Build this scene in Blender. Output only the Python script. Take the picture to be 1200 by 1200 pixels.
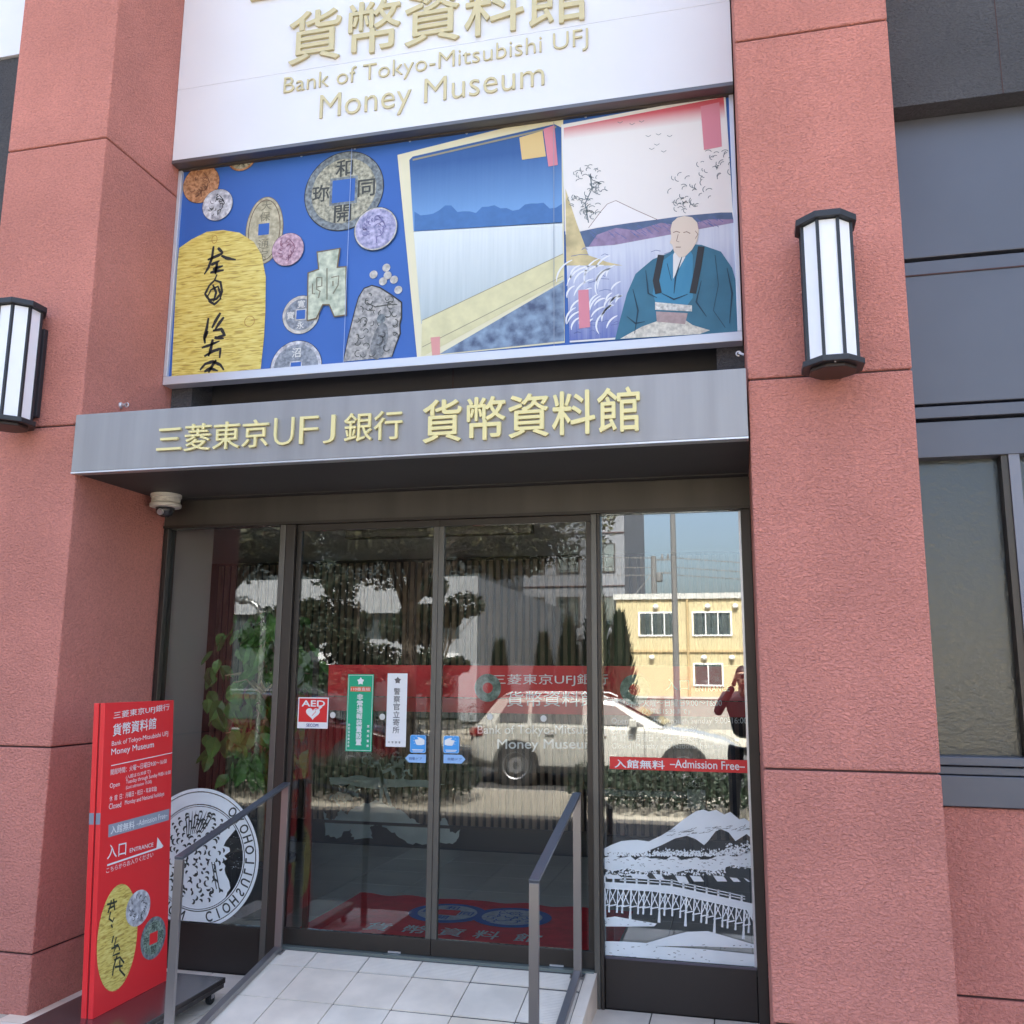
import bpy, math, random
from mathutils import Vector, Matrix
random.seed(7)
R_ = math.radians
scene = bpy.context.scene
COL = scene.collection
for o in list(bpy.data.objects): bpy.data.objects.remove(o)

# ------------------------------------------------------------------ camera
CAM = Vector((0.0, -4.015, 1.6))
yaw, pitch, roll = R_(-13.9), R_(10.0), R_(0.39)
FWD = Vector((math.sin(yaw)*math.cos(pitch), math.cos(yaw)*math.cos(pitch), math.sin(pitch)))
r0 = Vector((math.cos(yaw), -math.sin(yaw), 0)); u0 = r0.cross(FWD)
RGT = r0*math.cos(roll) + u0*math.sin(roll)
UPV = -r0*math.sin(roll) + u0*math.cos(roll)
cam = bpy.data.objects.new('camera', bpy.data.cameras.new('camera'))
COL.objects.link(cam)
m = Matrix((RGT, UPV, -FWD)).transposed().to_4x4(); m.translation = CAM
cam.matrix_world = m
FPX = 1081.7
cam.data.sensor_width = 36; cam.data.lens = 36*FPX/1200
cam.data.clip_start = 0.05; cam.data.clip_end = 3000
scene.camera = cam

# ------------------------------------------------------------------ world, sun, exposure
SUN_EL, SUN_AZ = R_(52), R_(8)          # the sun stands behind the museum: the front is in shade
w = bpy.data.worlds.new('World'); scene.world = w; w.use_nodes = True
nt = w.node_tree; nt.nodes.clear()
sky = nt.nodes.new('ShaderNodeTexSky'); sky.sky_type = 'NISHITA'; sky.sun_disc = False
sky.sun_elevation = SUN_EL; sky.sun_rotation = SUN_AZ; sky.air_density = 1.0; sky.dust_density = 6.0; sky.ozone_density = 0.2
bg = nt.nodes.new('ShaderNodeBackground'); bg.inputs[1].default_value = 0.15
wo = nt.nodes.new('ShaderNodeOutputWorld')
nt.links.new(sky.outputs[0], bg.inputs[0]); nt.links.new(bg.outputs[0], wo.inputs[0])
sun = bpy.data.objects.new('sun', bpy.data.lights.new('sun', 'SUN')); COL.objects.link(sun)
sun.data.energy = 4.5; sun.data.angle = R_(0.5); sun.data.color = (1, 0.95, 0.87)
sd = Vector((math.sin(SUN_AZ)*math.cos(SUN_EL), math.cos(SUN_AZ)*math.cos(SUN_EL), math.sin(SUN_EL)))
sun.rotation_euler = sd.to_track_quat('Z', 'Y').to_euler()
scene.view_settings.view_transform = 'Standard'; scene.view_settings.look = 'None'
scene.view_settings.gamma = 1; scene.view_settings.use_curve_mapping = False
scene.view_settings.exposure = 2.45
scene.cycles.max_bounces = 10; scene.cycles.transparent_max_bounces = 16
scene.cycles.diffuse_bounces = 4; scene.cycles.glossy_bounces = 4

# ------------------------------------------------------------------ planes of the place: o + a*u + b*v, out along n
class Plane:
    def __init__(s, o, u, v):
        s.o = Vector(o); s.u = Vector(u).normalized(); s.v = Vector(v).normalized(); s.n = s.u.cross(s.v)
    def at(s, a, b, d=0.0): return s.o + s.u*a + s.v*b + s.n*d
    def px(s, x, y):
        """plane coordinates of a point measured in the photograph"""
        d = FWD*FPX + RGT*(x-600) - UPV*(y-600)
        t = (s.o-CAM).dot(s.n)/d.dot(s.n); p = CAM + d*t - s.o
        return p.dot(s.u), p.dot(s.v)
    def off(s, d): return Plane(s.o+s.n*d, s.u, s.v)
def facade(Y): return Plane((0, Y, 0), (1, 0, 0), (0, 0, 1))      # n points to the street

# ------------------------------------------------------------------ materials
MATS = {}
def mat(name, color, rough=0.6, metal=0.0, vary=0.0, vscale=8.0, bump=0.0, bscale=60.0, bdist=0.004, spec=0.5, streak=0.0, coat=0.0, detail=4, color2=None):
    if name in MATS: return MATS[name]
    mt = bpy.data.materials.new(name); mt.use_nodes = True; MATS[name] = mt
    t = mt.node_tree; N = t.nodes; L = t.links; b = N['Principled BSDF']
    b.inputs['Base Color'].default_value = (*color, 1); b.inputs['Roughness'].default_value = rough
    b.inputs['Metallic'].default_value = metal; b.inputs['Specular IOR Level'].default_value = spec
    b.inputs['Coat Weight'].default_value = coat
    g = N.new('ShaderNodeNewGeometry')
    if vary or streak:
        mp = N.new('ShaderNodeMapping'); L.new(g.outputs['Position'], mp.inputs[0])
        if streak: mp.inputs['Scale'].default_value = (1, 1, 0.06)
        nz = N.new('ShaderNodeTexNoise'); nz.inputs['Scale'].default_value = vscale; nz.inputs['Detail'].default_value = detail
        L.new(mp.outputs[0], nz.inputs[0])
        cr = N.new('ShaderNodeValToRGB'); cr.color_ramp.elements[0].position = 0.32; cr.color_ramp.elements[1].position = 0.68
        a = vary or streak
        c2 = color2 or tuple(min(1, c*(1+a*0.5)) for c in color)
        cr.color_ramp.elements[0].color = (*[c*(1-a) for c in color], 1); cr.color_ramp.elements[1].color = (*c2, 1)
        L.new(nz.outputs[0], cr.inputs[0]); L.new(cr.outputs[0], b.inputs['Base Color'])
    if bump:
        nb = N.new('ShaderNodeTexNoise'); nb.inputs['Scale'].default_value = bscale; nb.inputs['Detail'].default_value = 3
        nb.inputs['Distortion'].default_value = 0.8; L.new(g.outputs['Position'], nb.inputs[0])
        bp = N.new('ShaderNodeBump'); bp.inputs['Strength'].default_value = bump; bp.inputs['Distance'].default_value = bdist
        L.new(nb.outputs[0], bp.inputs['Height']); L.new(bp.outputs[0], b.inputs['Normal'])
    return mt

def glass_mat(name, tint, refl, rough=0.0, bump=0.0, through=1.0, body=None):
    mt = bpy.data.materials.new(name); mt.use_nodes = True; t = mt.node_tree; N = t.nodes; L = t.links
    N.clear(); out = N.new('ShaderNodeOutputMaterial'); tr = N.new('ShaderNodeBsdfTransparent'); tr.inputs[0].default_value = (*tint, 1)
    gl = N.new('ShaderNodeBsdfGlossy'); gl.inputs['Roughness'].default_value = rough; gl.inputs[0].default_value = (.93, .97, 1, 1)
    fr = N.new('ShaderNodeLayerWeight'); fr.inputs[0].default_value = 0.35
    ma = N.new('ShaderNodeMath'); ma.operation = 'MULTIPLY_ADD'; ma.inputs[1].default_value = 0.9; ma.inputs[2].default_value = refl; ma.use_clamp = True
    pw = N.new('ShaderNodeMath'); pw.operation = 'POWER'; pw.inputs[1].default_value = 1.5
    L.new(fr.outputs['Fresnel'], pw.inputs[0]); L.new(pw.outputs[0], ma.inputs[0])
    mx = N.new('ShaderNodeMixShader'); L.new(ma.outputs[0], mx.inputs[0]); L.new(gl.outputs[0], mx.inputs[2])
    src = tr.outputs[0]
    if body:
        df = N.new('ShaderNodeBsdfTranslucent'); df.inputs[0].default_value = (*body, 1)
        m2 = N.new('ShaderNodeMixShader'); m2.inputs[0].default_value = 1-through; L.new(tr.outputs[0], m2.inputs[1]); L.new(df.outputs[0], m2.inputs[2]); src = m2.outputs[0]
    L.new(src, mx.inputs[1]); L.new(mx.outputs[0], out.inputs[0])
    if bump:
        g = N.new('ShaderNodeNewGeometry'); nb = N.new('ShaderNodeTexNoise'); nb.inputs['Scale'].default_value = 38; nb.inputs['Detail'].default_value = 2; nb.inputs['Distortion'].default_value = 1.2
        L.new(g.outputs['Position'], nb.inputs[0]); bp = N.new('ShaderNodeBump'); bp.inputs['Strength'].default_value = bump; bp.inputs['Distance'].default_value = 0.01
        L.new(nb.outputs[0], bp.inputs['Height']); L.new(bp.outputs[0], gl.inputs['Normal'])
    MATS[name] = mt; return mt

def stucco(name, color):
    mt = bpy.data.materials.new(name); mt.use_nodes = True; MATS[name] = mt
    t = mt.node_tree; N = t.nodes; L = t.links; b = N['Principled BSDF']; b.inputs['Roughness'].default_value = .9; b.inputs['Specular IOR Level'].default_value = .2
    g = N.new('ShaderNodeNewGeometry')
    n1 = N.new('ShaderNodeTexNoise'); n1.inputs['Scale'].default_value = 1.6; n1.inputs['Detail'].default_value = 5
    cr = N.new('ShaderNodeValToRGB'); cr.color_ramp.elements[0].position = .3; cr.color_ramp.elements[1].position = .7
    cr.color_ramp.elements[0].color = (*[c*.84 for c in color], 1); cr.color_ramp.elements[1].color = (*[min(1, c*1.08) for c in color], 1)
    n2 = N.new('ShaderNodeTexNoise'); n2.inputs['Scale'].default_value = 95; n2.inputs['Detail'].default_value = 2.5; n2.inputs['Roughness'].default_value = .55; n2.inputs['Distortion'].default_value = .7
    mp = N.new('ShaderNodeMapping'); mp.inputs['Scale'].default_value = (.75, 1, 1.15)
    L.new(g.outputs['Position'], n1.inputs[0]); L.new(g.outputs['Position'], mp.inputs[0]); L.new(mp.outputs[0], n2.inputs[0]); L.new(n1.outputs[0], cr.inputs[0])
    n3 = N.new('ShaderNodeTexNoise'); n3.inputs['Scale'].default_value = 8; n3.inputs['Detail'].default_value = 2
    L.new(g.outputs['Position'], n3.inputs[0])
    ad = N.new('ShaderNodeMath'); ad.operation = 'MULTIPLY_ADD'; ad.inputs[1].default_value = .12; L.new(n3.outputs[0], ad.inputs[0]); L.new(n2.outputs[0], ad.inputs[2])
    mm = N.new('ShaderNodeMapRange'); mm.inputs['From Min'].default_value = .35; mm.inputs['From Max'].default_value = .6; mm.inputs['To Min'].default_value = .84; mm.inputs['To Max'].default_value = 1.04; L.new(n2.outputs[0], mm.inputs['Value'])
    vm = N.new('ShaderNodeVectorMath'); vm.operation = 'SCALE'; L.new(cr.outputs[0], vm.inputs[0]); L.new(mm.outputs[0], vm.inputs['Scale']); L.new(vm.outputs[0], b.inputs['Base Color'])
    bp = N.new('ShaderNodeBump'); bp.inputs['Strength'].default_value = 1.0; bp.inputs['Distance'].default_value = .016
    L.new(ad.outputs[0], bp.inputs['Height']); L.new(bp.outputs[0], b.inputs['Normal']); return mt

STUC = stucco('stucco_terracotta', (.655, .262, .212))
STUC_D = stucco('stucco_grey', (.105, .105, .112))
JOINT = mat('joint_sealant', (.07, .035, .035), .8)
PANEL = mat('grey_panel', (.110, .117, .142), .42, .25, vary=.07, vscale=2)
STEEL = mat('fascia_steel', (.32, .31, .315), .45, .45, streak=.11, vscale=13)
STEELB = mat('bright_steel', (.62, .62, .66), .35, .7)
GOLD = mat('gold_letter', (.78, .68, .33), .42, .12)
PALEGOLD = mat('pale_gold_letter', (.62, .54, .31), .45, .1)
WHITEP = mat('white_enamel_panel', (.76, .77, .81), .35, 0, spec=.4, vary=.03, vscale=1.5)
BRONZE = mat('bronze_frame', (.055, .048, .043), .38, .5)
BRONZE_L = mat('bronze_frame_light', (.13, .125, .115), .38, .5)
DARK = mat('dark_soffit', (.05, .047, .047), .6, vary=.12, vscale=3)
KICK = mat('kick_panel', (.030, .024, .022), .32, .2)
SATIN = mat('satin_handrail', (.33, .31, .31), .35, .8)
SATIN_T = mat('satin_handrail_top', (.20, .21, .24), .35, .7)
LAMPF = mat('lamp_black', (.028, .030, .036), .45, .2)
OPAL = mat('opal_acrylic', (.86, .87, .92), .35)
TILE = [mat('tile_%s' % n, c, .55, vary=.15, vscale=4.5, bump=.12, bscale=160, bdist=.002) for n, c in (('pale', (.90, .79, .66)), ('warm', (.88, .76, .61)), ('cool', (.87, .785, .67)))]
GROUT = mat('grout', (.10, .09, .08), .9)
RED = mat('red_vinyl', (.70, .020, .025), .4)
WHITE = mat('white_vinyl', (.82, .83, .84), .5)
GREYV = mat('grey_vinyl', (.22, .25, .31), .5)
GREEN = mat('green_vinyl', (.0, .36, .19), .45)
BLACK = mat('black_print', (.02, .02, .022), .55)
BLUEV = mat('blue_vinyl', (.06, .35, .80), .45)
LBLUE = mat('light_blue_vinyl', (.30, .52, .85), .45)
PWHITE = mat('stencil_white', (.74, .80, .83), .6, vary=.05, vscale=9)
GLASS = glass_mat('door_glass', (.965, .98, .975), .048)
GLASS_W = glass_mat('side_glass', (.94, .965, .96), .13)
GLASS_R = glass_mat('textured_window_glass', (.5, .5, .5), .06, .24, bump=.22, through=0.0, body=(.24, .27, .29))

# ------------------------------------------------------------------ mesh building
class MB:
    def __init__(s): s.v = []; s.f = []
    def add(s, vs, fs):
        n = len(s.v); s.v += [tuple(p) for p in vs]; s.f += [tuple(i+n for i in f) for f in fs]; return s
    def box(s, x0, x1, y0, y1, z0, z1):
        return s.add([(x, y, z) for x in (x0, x1) for y in (y0, y1) for z in (z0, z1)],
                     [(0, 1, 3, 2), (4, 6, 7, 5), (0, 4, 5, 1), (2, 3, 7, 6), (0, 2, 6, 4), (1, 5, 7, 3)])
    def prism(s, pl, pts, d0, d1):
        """extrude a 2-D outline on a plane from depth d0 to d1"""
        a = sum(pts[i][0]*pts[(i+1) % len(pts)][1]-pts[(i+1) % len(pts)][0]*pts[i][1] for i in range(len(pts)))
        if a < 0: pts = pts[::-1]
        n = len(pts)
        return s.add([pl.at(*p, d0) for p in pts]+[pl.at(*p, d1) for p in pts],
                     [tuple(range(n-1, -1, -1)), tuple(range(n, 2*n))]+[(i, (i+1) % n, n+(i+1) % n, n+i) for i in range(n)])
    def bar(s, a, b, w, h, up=(0, 0, 1)):
        a = Vector(a); b = Vector(b); d = (b-a).normalized(); up = Vector(up)
        sx = d.cross(up)
        if sx.length < 1e-4: sx = d.cross(Vector((1, 0, 0)))
        sx.normalize(); sz = sx.cross(d)
        vs = [p+sx*(i*w/2)+sz*(j*h/2) for p in (a, b) for i, j in ((-1, -1), (1, -1), (1, 1), (-1, 1))]
        return s.add(vs, [(3, 2, 1, 0), (4, 5, 6, 7), (0, 1, 5, 4), (1, 2, 6, 5), (2, 3, 7, 6), (3, 0, 4, 7)])
    def tube(s, pts, r, n=8, caps=True):
        pts = [Vector(p) for p in pts]; rr = r if isinstance(r, (list, tuple)) else [r]*len(pts)
        base = []; prev = None
        for i, p in enumerate(pts):
            d = (pts[min(i+1, len(pts)-1)]-pts[max(i-1, 0)]).normalized()
            if prev is None: prev = d.orthogonal()
            a = (prev-d*prev.dot(d)).normalized(); prev = a; b = d.cross(a)
            base += [p+(a*math.cos(2*math.pi*k/n)+b*math.sin(2*math.pi*k/n))*rr[i] for k in range(n)]
        fs = [(i*n+k, i*n+(k+1) % n, (i+1)*n+(k+1) % n, (i+1)*n+k) for i in range(len(pts)-1) for k in range(n)]
        if caps: fs += [tuple(range(n-1, -1, -1)), tuple((len(pts)-1)*n+k for k in range(n))]
        return s.add(base, fs)
    def lathe(s, c, prof, n=24, axis=(0, 0, 1)):
        """prof: (radius, distance along axis) pairs"""
        ax = Vector(axis).normalized(); c = Vector(c)
        return s.tube_rings([(c+ax*h, r) for r, h in prof], ax, n)
    def tube_rings(s, rings, ax, n):
        a = ax.orthogonal().normalized(); b = ax.cross(a)
        vs = [p+(a*math.cos(2*math.pi*k/n)+b*math.sin(2*math.pi*k/n))*max(r, 1e-5) for p, r in rings for k in range(n)]
        fs = [(i*n+k, i*n+(k+1) % n, (i+1)*n+(k+1) % n, (i+1)*n+k) for i in range(len(rings)-1) for k in range(n)]
        fs += [tuple(range(n-1, -1, -1)), tuple((len(rings)-1)*n+k for k in range(n))]
        return s.add(vs, fs)

def link(name, me, material, parent=None, origin=None, smooth=False, bevel=0, seg=2):
    o = bpy.data.objects.new(name, me); COL.objects.link(o)
    if material: me.materials.append(material)
    if parent is not None:
        base = wloc(parent)
    if origin is None:
        vs = me.vertices
        if len(vs):
            xs = [v.co.x for v in vs]; ys = [v.co.y for v in vs]; zs = [v.co.z for v in vs]
            origin = Vector(((min(xs)+max(xs))/2, (min(ys)+max(ys))/2, min(zs)))
        else: origin = Vector()
    origin = Vector(origin)
    me.transform(Matrix.Translation(-origin))
    if parent is not None:
        o.parent = parent; o.location = origin-base
    else: o.location = origin
    WL[o.name] = origin
    if smooth:
        for p in me.polygons: p.use_smooth = True
    if bevel:
        md = o.modifiers.new('bevel', 'BEVEL'); md.width = bevel; md.segments = seg; md.limit_method = 'ANGLE'
    return o
WL = {}
def wloc(o): return WL.get(o.name, Vector())
def build(name, mb, material, parent=None, **k):
    me = bpy.data.meshes.new(name); me.from_pydata(mb.v, [], mb.f); me.update()
    return link(name, me, material, parent, **k)
def thing(name, label, cat, loc=(0, 0, 0), group=None, kind=None):
    o = bpy.data.objects.new(name, None); COL.objects.link(o); o.location = loc; WL[o.name] = Vector(loc)
    o.empty_display_size = .1
    return tag(o, label, cat, group, kind)
def tag(o, label=None, cat=None, group=None, kind=None):
    if label: o['label'] = label
    if cat: o['category'] = cat
    if group: o['group'] = group
    if kind: o['kind'] = kind
    return o
def structure(name, mb, material, **k): return tag(build(name, mb, material, **k), kind='structure')
def copy_tree(o, loc, label, parent=None):
    def rec(src, par):
        c = src.copy(); COL.objects.link(c)
        if par: c.parent = par
        for ch in kids.get(src.name, []): rec(ch, c)
        return c
    kids = {}
    for x in bpy.data.objects:
        if x.parent: kids.setdefault(x.parent.name, []).append(x)
    r = rec(o, None); r.location = loc
    if label: r['label'] = label
    return r

# ---- lettering (the CJK glyphs come with Blender's own built-in font)
def text_mesh(s, extrude=0.0, offset=0.0):
    cu = bpy.data.curves.new('t', 'FONT'); cu.body = s; cu.size = 1; cu.extrude = extrude; cu.offset = offset
    cu.resolution_u = 3; cu.fill_mode = 'BOTH' if extrude else 'FRONT'
    o = bpy.data.objects.new('t', cu); COL.objects.link(o)
    dg = bpy.context.evaluated_depsgraph_get(); dg.update()
    me = bpy.data.meshes.new_from_object(o.evaluated_get(dg))
    bpy.data.objects.remove(o); bpy.data.curves.remove(cu)
    return me
def embolden(me, b, flatdz):
    """thicken strokes with slightly shifted copies of the glyph outline, each a hair apart in depth"""
    if not b: return me
    vs = [tuple(v.co) for v in me.vertices]; fs = [tuple(p.vertices) for p in me.polygons]; V = []; F = []
    for i, (dx, dy) in enumerate(((0, 0), (b, 0), (-b, 0), (0, b), (0, -b))):
        n = len(V); V += [(x+dx, y+dy, z+i*flatdz) for x, y, z in vs]; F += [tuple(k+n for k in f) for f in fs]
    m2 = bpy.data.meshes.new('t'); m2.from_pydata(V, [], F); m2.update(); return m2
def bounds(me):
    xs = [v.co.x for v in me.vertices]; ys = [v.co.y for v in me.vertices]
    return min(xs), max(xs), min(ys), max(ys)
def lettering(name, s, pl, ua, va, ub, vb, h, material, parent, depth=0.0, out=0.002, bold=0.0, flipx=False, slant=0.0, split=False):
    """write s on a plane so that its ink runs from (ua,va) to (ub,vb) along the baseline, ink height h"""
    def place(me, b, nm):
        x0, x1, y0, y1 = b
        for v in me.vertices:
            fx = (v.co.x-x0)/(x1-x0); fy = (v.co.y-y0)/(y1-y0)
            if flipx: fx = 1-fx
            u = ua+(ub-ua)*fx+slant*fy*h; vv = va+(vb-va)*fx+fy*h
            v.co = pl.at(u, vv, out+depth/2+v.co.z)
        return link(nm, me, material, parent)
    if not split:
        me = embolden(text_mesh(s, depth/2, min(0, bold)), max(0, bold), .0001); return [place(me, bounds(me), name)]
    full = embolden(text_mesh(s, depth/2, min(0, bold)), max(0, bold), .0001); b = bounds(full)
    bar = bounds(text_mesh('|'))[1]
    out_ = []
    for i, ch in enumerate(s):
        if ch == ' ': continue
        adv = 0 if i == 0 else bounds(text_mesh(s[:i]+'|'))[1]-bar
        me = embolden(text_mesh(ch, depth/2, min(0, bold)), max(0, bold), .0001)
        for v in me.vertices: v.co.x += adv
        out_.append(place(me, b, name))
    return out_
def sign_text(name, s, pl, lb, rb, tl, material, parent, **k):
    """lb, rb, tl: left end of baseline, right end of baseline and top at the left, as measured in the photograph"""
    ua, va = pl.px(*lb); ub, vb = pl.px(*rb); _, vt = pl.px(*tl)
    return lettering(name, s, pl, ua, va, ub, vb, vt-va, material, parent, **k)
def flat(name, pl, pts, material, parent, out=0.001, thick=0.0):
    mb = MB()
    if thick: mb.prism(pl, pts, out, out+thick)
    else:
        a = sum(pts[i][0]*pts[(i+1) % len(pts)][1]-pts[(i+1) % len(pts)][0]*pts[i][1] for i in range(len(pts)))
        if a < 0: pts = pts[::-1]
        mb.add([pl.at(*p, out) for p in pts], [tuple(range(len(pts)))])
    return build(name, mb, material, parent)
def ell(c, rx, ry, n=40, rot=0.0, a0=0, a1=2*math.pi, jag=0.0):
    pts = []
    for k in range(n):
        a = a0+(a1-a0)*k/n; j = 1+random.uniform(-jag, jag)
        x, y = rx*j*math.cos(a), ry*j*math.sin(a)
        pts.append((c[0]+x*math.cos(rot)-y*math.sin(rot), c[1]+x*math.sin(rot)+y*math.cos(rot)))
    return pts
def ringmesh(pl, c, rx, ry, w, out, n=40, rot=0.0):
    o_ = ell(c, rx, ry, n, rot); i_ = ell(c, rx-w, ry-w, n, rot); mb = MB()
    mb.add([pl.at(*p, out) for p in o_]+[pl.at(*p, out) for p in i_], [(k, (k+1) % n, n+(k+1) % n, n+k) for k in range(n)])
    return mb
def stroke(mb, pl, pts, w, out):
    """a flat brush stroke through 2-D points, w: width or list of widths"""
    n = len(pts); ws = w if isinstance(w, (list, tuple)) else [w]*n; L = []; Rr = []
    for i, p in enumerate(pts):
        a = pts[max(i-1, 0)]; b = pts[min(i+1, n-1)]; dx, dy = b[0]-a[0], b[1]-a[1]; l = math.hypot(dx, dy) or 1
        nx, ny = -dy/l*ws[i]/2, dx/l*ws[i]/2; L.append((p[0]+nx, p[1]+ny)); Rr.append((p[0]-nx, p[1]-ny))
    mb.add([pl.at(*p, out) for p in Rr]+[pl.at(*p, out) for p in L], [(i, i+1, n+i+1, n+i) for i in range(n-1)])
def arc(c, r, a0, a1, n=7, sx=1.0): return [(c[0]+sx*r*math.cos(a0+(a1-a0)*i/(n-1)), c[1]+r*math.sin(a0+(a1-a0)*i/(n-1))) for i in range(n)]

# ==================================================================== GROUND
mbg = MB(); mbg.add([(-600, -600, -.20), (600, -600, -.20), (600, 600, -.20), (-600, 600, -.20)], [(0, 1, 2, 3)])
structure('ground', mbg, mat('ground_earth', (.13, .12, .10), .95, vary=.2, vscale=.3))
structure('road', MB().box(-90, 90, -17.4, -7.42, -.5, -.15), mat('asphalt', (.075, .073, .072), .9, vary=.2, vscale=5, bump=.3, bscale=180))
PAVE = mat('pavement_concrete', (.40, .36, .29), .85, vary=.12, vscale=3, bump=.2, bscale=120)
structure('pavement', MB().box(-90, 90, -7.42, -5.0, -.5, -.012), PAVE)
structure('forecourt_asphalt_shaded', MB().box(-90, 90, -4.998, -.952, -.5, -.014), mat('forecourt_grey_shaded', (.055, .055, .057), .9, vary=.15, vscale=6, bump=.3, bscale=150))  # grey asphalt; building shade is put into its colour, dimming its mirror image
structure('forecourt_asphalt_shaded', MB().box(-90, -3.982, -.95, .3, -.5, -.014), mat('forecourt_grey_shaded', (0, 0, 0)))
structure('far_pavement', MB().box(-90, 90, -24.0, -17.4, -.5, -.012), PAVE)
lines = MB()
lines.box(-90, 90, -8.05, -7.9, -.15, -.146); lines.box(-90, 90, -17.0, -16.85, -.15, -.146)
for i in range(-12, 12): lines.box(i*7, i*7+4, -12.6, -12.45, -.15, -.146)
structure('road_marking', lines, mat('road_paint', (.72, .70, .62), .8))
kerb = MB()
for i in range(-60, 60): kerb.box(i*.6+.005, i*.6+.595, -7.55, -7.42, -.15, .0)
structure('kerb', kerb, mat('kerb_stone', (.45, .42, .37), .8, vary=.1))
# forecourt paving slabs in front of the entrance
court = tag(build('forecourt', MB().box(-3.98, 8, -.95, .805, -.4, -.006), GROUT), kind='structure')
tiles_me = []
for vname in range(3):
    mb = MB().box(0, .288, 0, .288, -.006, .002); me = bpy.data.meshes.new('tile'); me.from_pydata(mb.v, [], mb.f); me.materials.append(TILE[vname]); tiles_me.append(me)
def tile_at(x, y, z, par, slope=0.0):
    o = bpy.data.objects.new('tile', random.choice(tiles_me)); COL.objects.link(o); o.parent = par
    o.location = Vector((x, y, z))-wloc(par); o.rotation_euler = (slope, 0, 0); return o
for i in range(-13, 18):
    for j in range(0, 5):
        x = -.183+.295*i; y = .51-.295*j
        if x < -3.7 or -2.45 < x < -.8: continue
        tile_at(x, y, -.001, court)
strip = MB().box(-3.985, -3.30, -.18, -.003, -.3, -.001)
structure('border_strip', strip, mat('border_paving', (.50, .45, .36), .8, vary=.1, vscale=8))

# ==================================================================== MUSEUM BUILDING
museum = thing('museum_building', 'terracotta stucco museum building with grey panels, pillars and a glazed entrance bay', 'building', (0, .4, 0))
LX0, LX1, RX0, RX1 = -3.985, -3.333, .067, .738
JZ = [-.05, .27, 1.23, 2.88, 4.53, 6.2, 7.0]
def pillar(x0, x1, y1):
    core = build('pillar', MB().box(x0+.012, x1-.012, .012, y1-.01, -.05, 7.0), JOINT, museum)
    for a, b in zip(JZ[:-1], JZ[1:]):
        build('stucco_block', MB().box(x0, x1, 0, y1, a+.004, b-.004), STUC, core, bevel=.007)
    return core
pillar(LX0, LX1, .79); pillar(RX0, RX1, .79)
pillar(4.2, 4.87, .79); pillar(-8.6, -7.93, .79)
# shell: side and rear walls, roof, floors; these carry the shade that the front stands in
PLASTER = mat('plaster_wall', (.40, .19, .16), .9)
build('rear_wall', MB().box(-14, 12, 8.0, 8.2, -.2, 7.0), PLASTER, museum)
build('side_wall', MB().box(-14.2, -14.0, .5, 8.2, -.2, 7.0), PLASTER, museum)
build('side_wall', MB().box(12, 12.2, .5, 8.2, -.2, 7.0), PLASTER, museum)
build('roof', MB().box(-14.2, 12.2, .30, 8.2, 7.002, 7.2), mat('roof_coping', (.2, .2, .21), .7), museum)
# wall behind sign and billboard
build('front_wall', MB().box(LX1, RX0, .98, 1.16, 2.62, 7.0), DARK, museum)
for x0, x1 in ((LX1+.002, -3.19), (-.075, RX0-.002)):
    build('wall_stub', MB().box(x0, x1, .76, .978, 2.93, 3.6), STUC_D, museum)
build('wall_seam', MB().box(-1.602, -1.598, .976, .98, 2.93, 3.5), JOINT, museum)

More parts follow.
